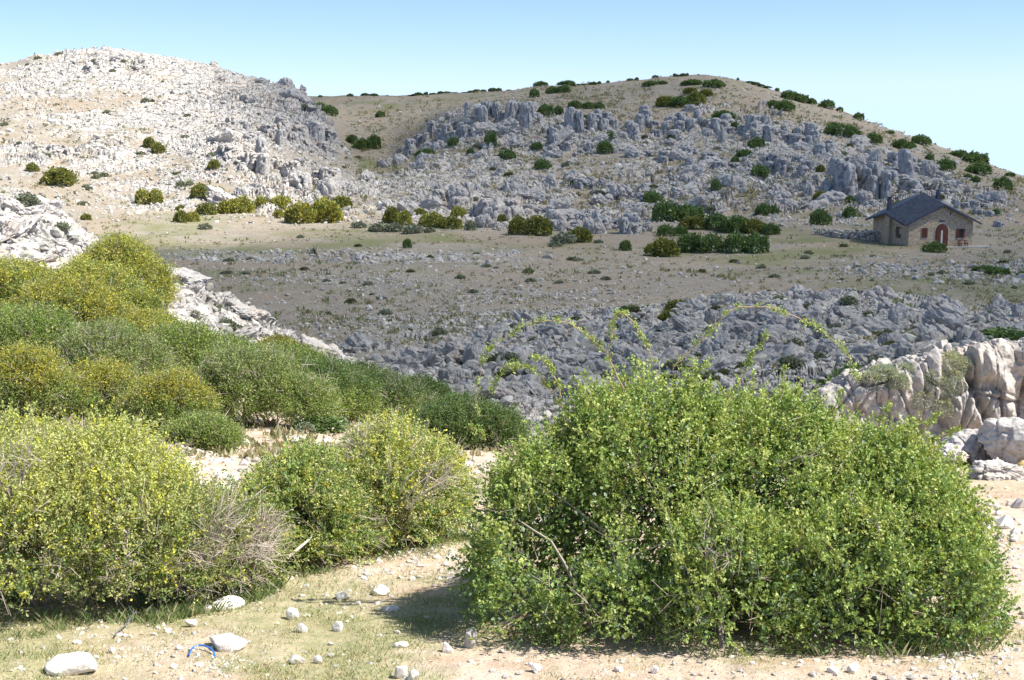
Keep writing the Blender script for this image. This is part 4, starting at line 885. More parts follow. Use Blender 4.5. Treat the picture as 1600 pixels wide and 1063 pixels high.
def pillar(u, vt, vb, w_, seed, Y=297.):
    V, Q, b = pillar_geo(u, vt, vb, w_, seed, Y)
    return link('rock_pillar', mk_mesh('rock_pillar', V, Q, M_PIL, smooth=True), None, b)
M_PIL = mat_rock('cliff_limestone', (.50, .49, .475), (.26, .26, .265), (.52, .46, .39), (.36, .36, .33), .9, .2, .15)
M_CRAG = mat_rock('crag_limestone', (.53, .50, .465), (.29, .28, .27), (.55, .46, .375), (.33, .33, .27), .9, .25, .12)
for i, (u, vt, vb, w_, Y, lab) in enumerate((
    (730, 159, 182, 9, 300, 'short narrow rock pillar at the left end of the cliff'), (744, 166, 200, 15, 299, 'bluish rock pillar left of the buff one'), (757, 164, 214, 15, 297, 'buff faced rock pillar in the left cliff'),
    (760, 157, 184, 20, 301, 'rounded rock pillar top behind the buff faced one'), (779, 159, 208, 17, 299, 'rock pillar right of the dark cave slot'), (796, 156, 224, 21, 297, 'tallest rock pillar, leaning, in the centre of the cliff'),
    (811, 159, 202, 16, 301, 'recessed rock pillar between the tallest and the broadest'), (827, 158, 228, 23, 297, 'broadest rock pillar, at the right of the centre'), (840, 178, 224, 10, 299, 'slim rock pillar right of the broadest one'),
    (862, 196, 238, 10, 296, 'slender lone rock pillar right of the main cliff'), (877, 198, 234, 9, 297, 'second slender rock pillar right of the main cliff'), (889, 167, 210, 17, 299, 'rounded rock pillar beneath the cliff edge shrubs'),
    (907, 172, 206, 15, 299, 'stubby rock pillar at the right end of the cliff'), (925, 176, 204, 14, 300, 'low rock pillar fading into the right cliff band'))):
    tag(pillar(u, vt, vb, w_, 500 + i, Y), lab, 'rock', 'rock pillars of the cliff')

# long belts of ribbed bedrock breaking out of the slopes
def belt(u0, v0, u1, v1, n, hh, ww, mat, seed, lean=None, drop=6):
    r_ = np.random.default_rng(seed); Vs, Qs, o = [], [], 0
    for k_ in range(n):
        f_ = (k_ + r_.uniform(-.5, .5)) / max(n - 1, 1); u = u0 + (u1 - u0) * f_; v = v0 + (v1 - v0) * f_ + r_.normal() * drop
        big_ = .55 + .9 * abs(math.sin(f_ * 9 + seed)) ; w_ = r_.uniform(*ww) * (.7 + .5 * big_); h_ = r_.uniform(*hh) * big_
        Yb = float(hit(u, v, 60)[1]) + 1.0
        V, Q, b = pillar_geo(u, v - h_, v, w_, seed * 31 + k_, Yb, 40, 36, lean, r_.uniform(1.2, 2.2))
        Vs.append(V + b); Qs.append(Q + o); o += len(V)
    tag(link('cliff', mk_mesh('cliff', np.concatenate(Vs), np.concatenate(Qs), mat, smooth=True)), kind='structure')
for i, a_ in enumerate(((905, 203, 1062, 212, 26, (12, 26), (9, 17), M_PIL), (1062, 205, 1200, 215, 22, (10, 24), (8, 16), M_PIL), (1200, 214, 1300, 243, 18, (10, 22), (9, 16), M_PIL), (1285, 300, 1425, 300, 22, (14, 42), (12, 24), M_PIL),
                        (1190, 262, 1330, 290, 20, (8, 20), (9, 18), M_PIL), (1020, 250, 1150, 262, 14, (6, 15), (10, 20), M_PIL), (690, 322, 805, 345, 18, (10, 30), (10, 20), M_CRAG), (845, 352, 1005, 362, 22, (8, 22), (10, 22), M_PIL), (640, 236, 722, 214, 16, (8, 20), (8, 15), M_PIL),
                        (345, 248, 520, 300, 34, (10, 30), (10, 22), M_CRAG), (350, 205, 510, 232, 26, (8, 24), (9, 20), M_CRAG), (1420, 305, 1560, 338, 22, (7, 18), (9, 18), M_PIL), (1400, 258, 1470, 282, 12, (7, 18), (9, 16), M_PIL), (845, 232, 930, 240, 12, (8, 24), (7, 13), M_PIL), (135, 104, 235, 102, 18, (4, 9), (8, 16), M_CRAG), (60, 240, 130, 250, 12, (5, 14), (7, 14), M_CRAG), (880, 290, 1010, 320, 14, (5, 14), (10, 20), M_PIL))):
    belt(*a_, 700 + i)
# solid humps of bedrock, grown together with the land
def knobs(name, ids, size, mat, sd0, zs=.7):
    Vs, Fs, o = [], [], 0
    for k_, (q_, s_) in enumerate(zip(ids, size)):
        V, Fq = rock_geo(sd0 + k_, 4, 10, (.5, .9), .12, .06); V = crack_rock(V, sd0 + k_, .2, .6, 1.3)
        a_ = rng.uniform(-.5, .5); V = V * [s_ * rng.uniform(.8, 1.5) * .6, s_ * .6, s_ * .6 * zs]; c_, d_ = math.cos(a_), math.sin(a_)
        V = np.stack([V[:, 0] * c_ - V[:, 1] * d_, V[:, 0] * d_ + V[:, 1] * c_, V[:, 2] + V[:, 0] * rng.normal() * .25], -1)
        Vs.append(V + PF[q_] - [0, 0, s_ * .08]); Fs.append(Fq + o); o += len(V)
    tag(link(name, mk_mesh(name, np.concatenate(Vs), np.concatenate(Fs), mat, smooth=False)), kind='structure')
ids = sample((YY > 57) & (YY < 98) & (RM > .4), 210); knobs('bedrock', ids, rng.uniform(.6, 1.9, len(ids)), M_CRAG, 3000, .85)
ids = sample((YY > 225) & (YY < 340) & (RM > .4) & (uu > 330), 170); knobs('bedrock', ids, rng.uniform(1.6, 4.6, len(ids)), M_CRAG, 4000, .9)
ids = sample((YY > 38) & (YY < 56) & (RM > .4) & (uu < 560) & (vv < 575) & (YY < 49), 110); knobs('bedrock', ids - 0, rng.uniform(.4, 1.3, len(ids)), M_NEAR, 5000, .55)

HB = 'boulders and crags on the slopes'
for i, (u, vb, w_, h_, lab) in enumerate((
    (510, 310, 42, 36, 'rounded pale boulder above the biggest golden shrub'), 
    (600, 262, 26, 16, 'pale boulder at the rim of the little green meadow'),
    (628, 240, 20, 14, 'grey boulder right of the little green meadow'), (690, 316, 28, 30, 'upright pale crag above the second row of shrubs'), (716, 322, 36, 34, 'big pale crag in the half shaded rubble'), (770, 345, 42, 36, 'large grey boulder right of the second row of shrubs'),
    (757, 356, 32, 22, 'grey boulder lying in front of the large one'), (775, 360, 20, 14, 'small pale boulder right in front of the large grey one'), (1325, 300, 38, 46, 'biggest bluish grey crag left above the house'), (1308, 292, 24, 36, 'crag leaning on the biggest bluish one'),
    (1346, 318, 22, 22, 'pointed grey crag left of the chimney'), (1376, 292, 38, 34, 'broad grey crag above the house'), (1368, 262, 26, 30, 'upper grey crag above the house'), (1407, 252, 16, 16, 'round dark boulder on the edge of the right rocks'),
    (930, 366, 40, 26, 'smooth grey slab right of the single olive shrub'), (920, 345, 26, 20, 'grey slab of the slope foot'), (1012, 362, 22, 16, 'pale boulder left of the thicket'), (1050, 228, 24, 12, 'pale oval boulder under the middle cliff'), (1128, 224, 14, 24, 'upright pale block on the right cliff'),
    (1450, 277, 26, 26, 'pale crag near the olive shrub above the house'), (1000, 345, 26, 22, 'grey rounded crag at the edge of the thicket'), (870, 352, 34, 24, 'tilted grey slab right of the olive pair'), (1265, 310, 20, 28, 'pale upright block on the right slope'))):
    boulder('boulder', lab, u, vb, w_, h_, 600 + i, M_CRAG, 'rock', HB, sub=5, cuts=12, rough=.14, fine=.06, crack=.22, sink=.45)
for i, (u, vb, w_, h_, lab) in enumerate((
    (1280, 520, 26, 22, 'pointed grey block in the middle of the rock hump'), (1398, 520, 24, 40, 'tall rounded block on the right of the rock hump'), (1385, 545, 26, 26, 'rounded block below the tall one on the rock hump'), (1508, 545, 26, 36, 'left block of the split rock before the meadow'),
    (1525, 548, 22, 34, 'right block of the split rock before the meadow'), (1508, 560, 24, 24, 'lower block of the split rock with a cushion on it'), (1110, 505, 22, 24, 'upright block on the crest of the rock hump'), (1105, 570, 20, 30, 'pointed upright block low on the rock hump'),
    (740, 570, 40, 40, 'big pale block at the left end of the rock hump'), (775, 545, 40, 26, 'pale block at the upper left of the rock hump'), (700, 598, 34, 24, 'sunlit pale block in the hollow'), (660, 578, 40, 22, 'sunlit flat block between hollow and meadow'),
    (1180, 545, 18, 22, 'small pointed block in the centre of the rock hump'), (1340, 560, 22, 24, 'leaning block at the right of the rock hump'), (1560, 505, 30, 22, 'grey block by the right edge of the meadow'), (1592, 500, 26, 26, 'grey block cut by the right edge'))):
    boulder('boulder', lab, u, vb, w_, h_, 650 + i, M_CRAG, 'rock', 'blocks on the rock hump', sub=5, cuts=14, rough=.12, fine=.06, crack=.16, sink=.35)
for i, (u, vb, w_, h_, lab) in enumerate((
    (30, 370, 60, 34, 'dark streaked block at the left end of the white rock slope'), (105, 410, 46, 26, 'grey block above the bushes on the white rock slope'), (130, 398, 34, 20, 'tilted block on the crest of the white rock slope'), (262, 500, 30, 46, 'tall cracked block on the white rock slope'),
    (280, 497, 22, 34, 'narrow block right of the tall cracked one'), (325, 520, 34, 22, 'rounded block low on the white rock slope'), (405, 535, 46, 22, 'slab on the crest near the end of the white rock slope'), (480, 553, 50, 30, 'layered slab on the lower white rock slope'), (515, 562, 46, 24, 'last pale slab of the white rock slope'), (65, 345, 44, 24, 'pale block high on the white rock slope'), (370, 530, 30, 18, 'pale block in the middle of the white rock slope'))):
    boulder('boulder', lab, u, vb, w_, h_, 680 + i, M_NEAR, 'rock', 'blocks on the white rock slope', sub=5, cuts=12, rough=.12, fine=.05, crack=.24, sink=.3)

# loose stones nobody could count, as flakes of rock lying on the land
def rubble(name, ids, size, tone=1.0, sub=1, zs=.75, lift=.08):
    base_ = [rock_geo(900 + i, sub, 7 + 5 * (sub - 1), (.45, .85), .15, 0, .3)[0] for i in range(10)]; Fq = ico(sub)[1]
    n = len(ids); V = np.empty((n, len(base_[0]), 3), np.float32); pk_ = rng.integers(0, 10, n)
    ang = rng.uniform(0, 6.283, n); ca_, sa_ = np.cos(ang), np.sin(ang)
    B = np.array(base_)[pk_]; sc3 = size[:, None] * rng.uniform(.55, 1.25, (n, 3)) * [1.1, 1, zs]
    B = B * sc3[:, None, :] * .5
    tl = rng.normal(size=(n, 2)) * .22; B[..., 2] += B[..., 0] * tl[:, :1] + B[..., 1] * tl[:, 1:]
    V[..., 0] = B[..., 0] * ca_[:, None] - B[..., 1] * sa_[:, None]; V[..., 1] = B[..., 0] * sa_[:, None] + B[..., 1] * ca_[:, None]; V[..., 2] = B[..., 2]
    V += (PF[ids] + np.stack([0 * size, 0 * size, size * lift], -1))[:, None, :]
    FF = (Fq[None] + (np.arange(n) * len(base_[0]))[:, None, None]).reshape(-1, 3)
    k_ = rng.uniform(.62, 1.12, n); C = np.stack([.55 * k_, .52 * k_, .48 * k_ * rng.uniform(.9, 1.02, n)], -1) * tone
    return link(name, mk_mesh(name, V.reshape(-1, 3), FF, M_STONE, np.repeat(C, len(base_[0]), 0)))
t = NT('loose_stone')
k0 = t.ramp(t.noise(1.6, 8, .75), [(.34, .55), (.5, .92), (.65, 1.08)])
M_STONE = t.done(t.bsdf(t.mix(1.0, t.attr('col', 'Color'), k0, 'MULTIPLY'), .93, .1))
pn = fbm(XX / 16, YY / 16, 0 * XX, 141, 3); pn2 = fbm(XX / 60, YY / 25, 0 * XX, 143, 3)
floor_m = (YY > 62) & (YY < 215) & (RM < .5)
ids = sample(floor_m, 15000, np.exp(3.0 * pn + 3.0 * pn2) * (.35 + ROCK * 2.2)); tag(rubble('rubble', ids, np.clip(rng.lognormal(-1.85, .5, len(ids)), .07, .7), 1.0), kind='stuff')
slope_m = (YY > 200) & (YY < 420)
ids = sample(slope_m, 13000, np.exp(1.5 * pn) * (.3 + np.minimum(ROCK, .8)) * (1 - GRASS * .8)); tag(rubble('scree', ids, np.clip(rng.lognormal(-.95, .5, len(ids)), .2, 1.6)), kind='stuff')
near_m = (YY > 34) & (YY < 62) & (vv < 680)
ids = sample(near_m, 2200, .2 + ROCK); tag(rubble('rubble', ids, np.clip(rng.lognormal(-1.7, .5, len(ids)), .06, .6)), kind='stuff')
path_m = (YY > 14) & (YY < 34)
ids = sample((YY > 8.6) & (YY < 14.5), 2200, np.exp(2.0 * fbm(XX / .9, YY / 1.5, 0 * XX, 147, 3)) * (.25 + sstep(700, 1480, uu) + 2.0 * ((uu > 550) & (uu < 745) & (vv < 905)))); tag(rubble('gravel', ids, np.clip(rng.lognormal(-3.5, .45, len(ids)), .015, .08), 1.35), kind='stuff')
ids = sample(path_m, 2600, np.exp(2.5 * fbm(XX / 1.6, YY / 3.5, 0 * XX, 145, 3))); tag(rubble('gravel', ids, np.clip(rng.lognormal(-2.5, .5, len(ids)), .03, .3), 1.25), kind='stuff')

# broken blocks of the bedrock, too many to count
ids = sample((YY > 55) & (YY < 100) & (RM > .3), 6500, np.exp(2.0 * fbm(XX / 4, YY / 4, 0 * XX, 151, 3))); tag(rubble('broken_rock', ids, np.clip(rng.lognormal(-1.3, .6, len(ids)), .1, 1.2), 1.0, 2, .8, -.1), kind='stuff')
ids = sample((YY > 215) & (YY < 345) & (RM > .3), 10000, np.exp(2.2 * fbm(XX / 12, YY / 12, 0 * XX, 153, 3)) * (.12 + .88 * (uu > 560))); tag(rubble('broken_rock', ids, np.clip(rng.lognormal(-.6, .6, len(ids)), .25, 2.6), 1.0, 2, 1.0, -.14), kind='stuff')
ids = sample((YY > 37) & (YY < 55) & (RM > .5) & (vv < 680), 1100); tag(rubble('broken_rock', ids, np.clip(rng.lognormal(-1.4, .6, len(ids)), .1, .9), 1.05, 2, .7, -.08), kind='stuff')
ids = sample((YY > 120) & (YY < 172) & (ROCK > .3), 1500, ROCK ** 2); tag(rubble('broken_rock', ids, np.clip(rng.lognormal(-.95, .5, len(ids)), .15, 1.3), .95, 2, .8, -.05), kind='stuff')

# dry tufts between the stones
def tufts(name, ids, size, pal, per=9):
    n = len(ids); k_ = np.repeat(np.arange(n), per); sz = size[k_]
    p = PF[ids][k_] + rng.normal(size=(n * per, 3)) * sz[:, None] * [.32, .32, .02]
    la = rng.normal(size=p.shape) * .45 + [0, 0, .8]; la /= np.linalg.norm(la, axis=1, keepdims=True)
    V, Fq, C = leaf_geo(p, la, sz * .6, .45, pick(pal, n)[k_], .3)
    tag(link(name, mk_mesh(name, V, Fq, M_LEAF, C)), kind='stuff')
PT = [((.40, .36, .23), 4), ((.30, .29, .17), 3), ((.23, .25, .13), 1.5), ((.35, .29, .20), 2)]
ids = sample((YY > 62) & (YY < 215) & (RM < .6), 3600, np.exp(2.2 * fbm(XX / 11, YY / 11, 0 * XX, 161, 3))); tufts('dry_grass', ids, np.clip(rng.lognormal(-1.25, .45, len(ids)), .1, .7), PT)
ids = sample((YY > 215) & (YY < 470), 5200, np.exp(2.0 * fbm(XX / 22, YY / 22, 0 * XX, 163, 3)) * (1 - .6 * RM) * (.15 + .85 * (uu > 540))); tufts('dry_grass', ids, np.clip(rng.lognormal(-.55, .45, len(ids)), .2, 1.4), PT)
ids = sample((YY > 14) & (YY < 60) & (vv < 720), 2500, np.exp(2.0 * fbm(XX / 4, YY / 4, 0 * XX, 165, 3)) * (1 - .6 * RM)); tufts('dry_grass', ids, np.clip(rng.lognormal(-2.0, .45, len(ids)), .05, .35), PT)
# ------------------------------------------------------------------ near outcrop on the right
def outcrop():
    ns, nq = 420, 230
    us = np.linspace(1285, 1800, ns); Yf = 22.6
    vt = np.interp(us, [1285, 1300, 1320, 1340, 1365, 1390, 1415, 1432, 1450, 1470, 1490, 1510, 1530, 1555, 1580, 1610, 1700, 1800], [640, 616, 604, 590, 574, 570, 571, 566, 566, 552, 546, 549, 550, 543, 537, 533, 528, 540])
    vt = vt + 9
    q_ = np.linspace(0, 1, nq)
    S, Qm = np.meshgrid(np.arange(ns), q_)
    U_ = us[S]; VT = vt[S]; zt = px(0, 0, 1)[2] * 0 + (lambda e: e * Yf)(ae(U_, VT)[1]); xb = ae(U_, VT)[0] * Yf
    gz = ground(xb, np.full_like(xb, Yf)) - .35
    H = zt - gz
    a = np.clip(Qm / .6, 0, 1); b = np.clip((Qm - .6) / .4, 0, 1)
    z = gz + H * np.where(Qm < .6, np.sin(a * math.pi / 2) ** .8, 1 - .9 * b ** 2.2)
    y = Yf + .12 * (1 - 0) * a + .35 * a ** 6 + 1.5 * b
    x = xb
    wob = .35 * fbm(x / 1.6, 0 * x, z / 3, 201, 2)
    gro = np.abs(fbm(x / .62 + wob, 0 * x + 3, z / 3.2, 205, 2)); gro2 = np.abs(fbm(x / .25, 0 * x + 7, z / 1.1, 207, 3))
    f1, f2, idn = worley(x / .6, y / .6, z / 1.1, 209)
    f1b, f2b, idb = worley(x / .2, y / .2, z / .26, 211)
    rgt = sstep(1400, 1480, U_)
    rid = lambda sx, sz, sd: 1 - np.abs(fbm(x / sx, y / sx, z / sz, sd, 3)) * 2
    g3 = np.abs(fbm(x / 1.5 + .3 * z, y / 3, z / 7, 221, 2))
    lowt = 1 - .75 * sstep(.42, .62, Qm)
    d_ = -rgt * lowt * (.30 * (1 - sstep(0, .10, g3)) + .16 * (1 - sstep(0, .10, gro))) - .05 * (1 - sstep(0, .06, gro2)) + .15 * fbm(x / 1.5, y / 1.5, z / 2.2, 217, 2) + .10 * rid(.5, .6, 219) - .07 * (1 - np.clip((f2 - f1) / .07, 0, 1)) + .06 * fbm(x / .25, y / .25, z / .3, 215, 3) + .04 * fbm(x / .09, y / .09, z / .09, 213, 3)
    h1, h2, idh_ = worley(x / 1.1, y / 1.0, z / 1.5, 223)
    d_ = d_ + .20 * (idh_ - .5) * lowt - .08 * (1 - np.clip((h2 - h1) / .05, 0, 1))
    Pq = np.stack([x, y, z], -1); n_ = np.cross(np.gradient(Pq, axis=1), np.gradient(Pq, axis=0)); n_ /= np.linalg.norm(n_, axis=-1, keepdims=True) + 1e-9
    Pq = Pq + n_ * d_[..., None]
    b0 = np.array([px(1480, 620, Yf)[0], Yf + .5, float(gz.mean())])
    i = np.arange(ns * nq).reshape(nq, ns); Qf = np.stack([i[:-1, :-1], i[:-1, 1:], i[1:, 1:], i[1:, :-1]], -1).reshape(-1, 4)
    o = link('rock_outcrop', mk_mesh('rock_outcrop', Pq.reshape(-1, 3) - b0, Qf, M_OUT, smooth=True), None, b0)
    return tag(o, 'big pinkish grey rock outcrop with vertical grooves at the right edge', 'rock')
M_OUT = mat_rock('outcrop_limestone', (.50, .46, .42), (.28, .26, .245), (.53, .44, .35), (.34, .36, .28), 3.2, .3, .03)
outcrop()
def cushion_near(label, lobes, n, leaf, pal, seed, tpal=None):
    p, o, dz = shell(lobes, n, .8, seed, .3)
    la = o + rng.normal(size=o.shape) * .5; la /= np.linalg.norm(la, axis=1, keepdims=True)
    c_ = pick(pal, len(p))
    if tpal: mk = rng.random(len(p)) < .5 * sstep(.5, .95, dz); c_[mk] = pick(tpal, int(mk.sum()))
    V, Fq, C = leaf_geo(p, la, leaf, .4, c_, .3); b0 = np.array([lobes[0][0][0], lobes[0][0][1], p[:, 2].min()])
    return tag(link('cushion_plant', mk_mesh('cushion_plant', V - b0, Fq, M_LEAF, C), None, b0), label, 'plant')
def lb(u, v, w_, h_, Y, d_): return (px(u, v, Y), np.array([w_ / 2 / F * Y, d_ / 2, h_ / 2 / F * Y]))
PAL_SIL = [((.42, .46, .36), 3), ((.34, .385, .29), 3), ((.48, .49, .41), 1)]
cushion_near('large silvery green cushion plant hanging over the near outcrop', [lb(1478, 572, 80, 40, 22.85, .6), lb(1455, 588, 50, 34, 22.7, .5), lb(1500, 568, 46, 26, 23.0, .5), lb(1466, 606, 56, 50, 22.62, .4), lb(1446, 628, 54, 44, 22.55, .35), lb(1488, 600, 34, 46, 22.62, .35), lb(1470, 640, 40, 40, 22.5, .3), lb(1475, 556, 46, 22, 23.0, .4)], 16000, .036, PAL_SIL, 41, [((.46, .42, .26), 1)])
cushion_near('flat silvery green cushion plant on the left end of the near outcrop', [lb(1380, 582, 46, 20, 22.7, .5), lb(1365, 590, 40, 20, 22.6, .4), lb(1392, 578, 30, 14, 22.8, .4)], 5000, .034, PAL_SIL, 43)
cushion_near('small silvery cushion plant between two knobs of the near outcrop', [lb(1416, 578, 26, 18, 22.8, .4), lb(1406, 600, 30, 30, 22.5, .3)], 4000, .034, PAL_SIL, 47)

boulder('boulder', 'pale flat topped boulder left of the biggest near boulder', 1530, 716, 110, 52, 711, M_NEAR, Y=19.9, deep=.9, sub=6, rough=.12, fine=.04, crack=.07)
boulder('boulder', 'biggest near boulder with shaded front at the right edge', 1612, 728, 150, 76, 717, M_NEAR, Y=19.3, deep=.8, sub=6, rough=.12, fine=.04, crack=.07)
boulder('boulder', 'broken flat boulder below the two large ones at right', 1562, 756, 96, 34, 723, M_NEAR, Y=18.3, deep=.9, sub=6, rough=.16, fine=.05, crack=.16)
boulder('boulder', 'small rough boulder half hidden by the big front bush', 1490, 712, 66, 30, 729, M_NEAR, Y=19.6, deep=.9, sub=6, rough=.16, fine=.05, crack=.16)
boulder('stone', 'small yellowish stone under the biggest near boulder', 1600, 730, 22, 18, 733, mat_plain('ochre_stone', (.55, .40, .18), .9, .2, 9), 'stone', Y=18.9, sub=4)
boulder('stone', 'grey upright stone in the shade at the left foot of the big bush', 735, 1012, 22, 32, 739, M_NEAR, 'stone', sub=4)

# ------------------------------------------------------------------ stones on the near ground
SPEC = [(107, 1054, 86, 27, 'largest white stone, flat, near the lower left corner'), (352, 1018, 66, 20, 'long white stone beside the blue strap'), (355, 955, 52, 20, 'white wedge shaped stone behind the small dark sided one'), (320, 956, 28, 8, 'low white stone touching the wedge shaped one'),
        (371, 934, 23, 11, 'white stone just behind the wedge shaped one'), (233, 960, 22, 9, 'flat white stone before the yellow flowered bush'), (297, 979, 20, 10, 'small white stone with a dark left side'), (456, 968, 21, 17, 'rough white stone at the left of the stony path'), (527, 986, 19, 15, 'white stone with a dark left face in the path'),
        (472, 987, 18, 12, 'buff stone left of the dark faced one'), (535, 937, 26, 14, 'white pyramid shaped stone on the path'), (594, 930, 30, 15, 'white double stone in the middle of the path'), (609, 957, 30, 10, 'flat white stone casting a shadow before the middle of the path'), (626, 1013, 26, 9, 'flat white stone in front of the bush shadow'),
        (700, 1021, 20, 18, 'round white stone by the foot of the big bush'), (464, 1037, 28, 12, 'flat pointed white stone on the lower grass'), (496, 1036, 15, 12, 'small white stone right of the flat pointed one'), (626, 1060, 22, 20, 'left lump of the white stones at the lower edge'), (645, 1064, 20, 18, 'right lump of the white stones at the lower edge'),
        (174, 1022, 11, 10, 'small white stone above the largest one'), (837, 1051, 18, 13, 'white stone under the left part of the big bush'), (967, 1051, 16, 10, 'white stone under the middle of the big bush'), (1024, 1053, 15, 11, 'white stone right of the middle of the big bush'), (1335, 1052, 22, 15, 'white stone below the right part of the big bush'), (1302, 1053, 20, 10, 'tilted flat stone below the right part of the big bush')]
for i, (u, vb, w_, h_, lab) in enumerate(SPEC):
    boulder('stone', lab, u, vb, w_, h_, 800 + i, M_PALE, 'stone', 'white stones on the near ground', sub=4, cuts=10, rough=.08, fine=.02, sink=.35)
pts = []
for (x_, y_) in ((445, 683), (555, 660), (670, 690), (45, 715), (975, 970), (1085, 912), (1210, 1006), (1310, 1006), (1380, 1028), (1435, 1040), (1070, 1028), (605, 942), (1555, 830), (910, 716), (1080, 770), (850, 925), (925, 940)):
    pts.append((x_ / 4, 797 + y_ / 4, rng.uniform(6, 13)))
for (x_, y_) in ((255, 945), (470, 910), (715, 965), (1480, 1010), (100, 440), (50, 485), (315, 478), (420, 540), (960, 560), (1040, 590), (915, 606), (645, 355), (980, 395), (1280, 575), (1230, 675), (1355, 282), (830, 300), (900, 280), (760, 310), (960, 330), (1010, 340), (640, 590), (760, 590), (550, 620), (460, 632), (1100, 480), (1210, 430), (1130, 300), (1200, 300), (1310, 370), (1140, 430), (1190, 530), (290, 885), (1040, 895), (1100, 885), (1340, 950), (1560, 1040), (130, 515), (230, 555), (290, 540), (65, 545), (500, 980), (710, 545), (840, 540)):
    pts.append((400 + x_ / 4, 797 + y_ / 4, rng.uniform(6, 15)))
for (x_, y_) in ((150, 1020), (385, 1050), (515, 1018), (325, 1058), (695, 938), (1500, 962), (1230, 1050), (40, 1020), (580, 1015), (610, 1035), (1180, 1030), (450, 1060), (980, 1060)):
    pts.append((800 + x_ / 4, 797 + y_ / 4, rng.uniform(7, 14)))
for (x_, y_) in ((410, 1020), (200, 980), (670, 1050), (770, 1055), (1040, 1030), (1160, 1055), (1390, 1012), (1190, 970), (1015, 935), (1290, 105), (1330, 160), (1390, 200), (1550, 190), (1460, 298), (1530, 268), (1340, 262), (1550, 360), (1350, 366), (1580, 465), (1490, 508), (1500, 580), (1430, 622), (1570, 712), (1510, 768), (1570, 828), (1560, 880), (1540, 270), (1590, 290), (1400, 235), (1385, 555), (1480, 590), (1510, 930), (1520, 980), (1460, 780), (1250, 30), (280, 1040), (40, 1030), (1080, 960), (900, 1050), (1290, 1045), (310, 1030)):
    pts.append((1200 + x_ / 4, 797 + y_ / 4, rng.uniform(8, 18)))
for k_ in range(150):
    if k_ < 55: pts.append((rng.uniform(1480, 1600), rng.uniform(765, 1060), rng.uniform(5, 16)))
    elif k_ < 120: pts.append((rng.uniform(560, 740), rng.uniform(856, 905), rng.uniform(6, 16)))
    else: pts.append((rng.uniform(700, 1560), rng.uniform(1040, 1062), rng.uniform(4, 12)))
STM = [mk_mesh('stone', *(lambda T: (T[0] / (T[0].max(0) - T[0].min(0)), T[1]))(rock_geo(860 + i, 3, 9, (.5, .9), .08, .02)), M_PALE) for i in range(10)]
for i, (u, vb, w_) in enumerate(pts[:292]):
    p_ = hit(u, vb, 5); s_ = w_ / F * p_[1]
    o = link('stone', STM[i % 10], None, p_ + [0, 0, s_ * .03]); o.scale = (s_, s_ * rng.uniform(.6, 1), s_ * rng.uniform(.4, .7)); o.rotation_euler = (rng.uniform(-.3, .3), rng.uniform(-.3, .3), rng.uniform(0, 6.28))
    if u > 1470 and vb < 1045: tag(o, 'white stone on the bare ground right of the big bush', 'stone', 'white stones right of the big bush')
    elif vb > 1036 and u > 690: tag(o, 'small white stone on the strip of ground before the big bush', 'stone', 'white stones before the big bush')
    elif u > 400: tag(o, 'small white stone on the stony path between the bushes', 'stone', 'white stones on the path')
    else: tag(o, 'small white stone in the short grass at lower left', 'stone', 'white stones in the grass')

# ------------------------------------------------------------------ grass, flowers, strap, dry stalk
def blades(x, y, h, wdt, C, bend=.35):
    n = len(x); z = ground(x, y) - .004; ang = rng.uniform(0, 6.283, n); la = rng.uniform(0, 6.283, n)
    V = np.empty((n, 4, 3)); dx, dy = np.cos(ang) * wdt / 2, np.sin(ang) * wdt / 2; bx, by = np.cos(la) * h * bend, np.sin(la) * h * bend
    V[:, 0] = np.stack([x - dx, y - dy, z], -1); V[:, 1] = np.stack([x + dx, y + dy, z], -1)
    V[:, 2] = np.stack([x + bx * .4 + dx * .6, y + by * .4 + dy * .6, z + h * .6], -1); V[:, 3] = np.stack([x + bx, y + by, z + h], -1)
    i = np.arange(n)[:, None] * 4
    return V.reshape(-1, 3), np.concatenate([i + [[0, 1, 2]], i + [[0, 2, 3]], ]), np.repeat(C * rng.uniform(.75, 1.25, (n, 1)), 4, 0)
parts = []
n = 330000
y = np.sqrt(rng.uniform(8.6 ** 2, 17 ** 2, n)); x = rng.uniform(-.40, .40, n) * y
gm = look(G_T, x / y, np.log(y)); gv = fbm(x / 1.3, y / 1.6, 0 * x, 81, 4, .6); gv2 = fbm(x / .35, y / .35, 0 * x, 83, 2)
kp = rng.random(n) < np.clip(sstep(.1, 1.0, gm + .9 * gv) * (.55 + gv2), .015, 1); x, y, gv = x[kp], y[kp], gv[kp]
dry = rng.random(len(x)) < np.clip(.55 - .5 * gv, .15, .9)
C = np.where(dry[:, None], np.array([.50, .44, .27]), np.array([.24, .31, .12]))
parts.append(blades(x, y, rng.uniform(.012, .045, len(x)), .0055, C, .6))
# dead leaves and straw lying flat
nl = 9000; yl = np.sqrt(rng.uniform(8.7 ** 2, 15 ** 2, nl)); xl_ = rng.uniform(-.40, .40, nl) * yl
lf_ = np.stack([xl_, yl, ground(xl_, yl) + .006], -1); kl = rng.random(nl) < sstep(-.2, .5, fbm(xl_ / .8, yl / .8, 0 * xl_, 171, 3)); lf_ = lf_[kl]
ld = rng.normal(size=lf_.shape) * [1, 1, .15]; ld /= np.linalg.norm(ld, axis=1, keepdims=True)
parts.append(leaf_geo(lf_, ld, rng.uniform(.012, .05, len(lf_)), .22, pick([((.30, .22, .13), 3), ((.48, .42, .28), 3), ((.20, .15, .10), 2)], len(lf_)), .2))
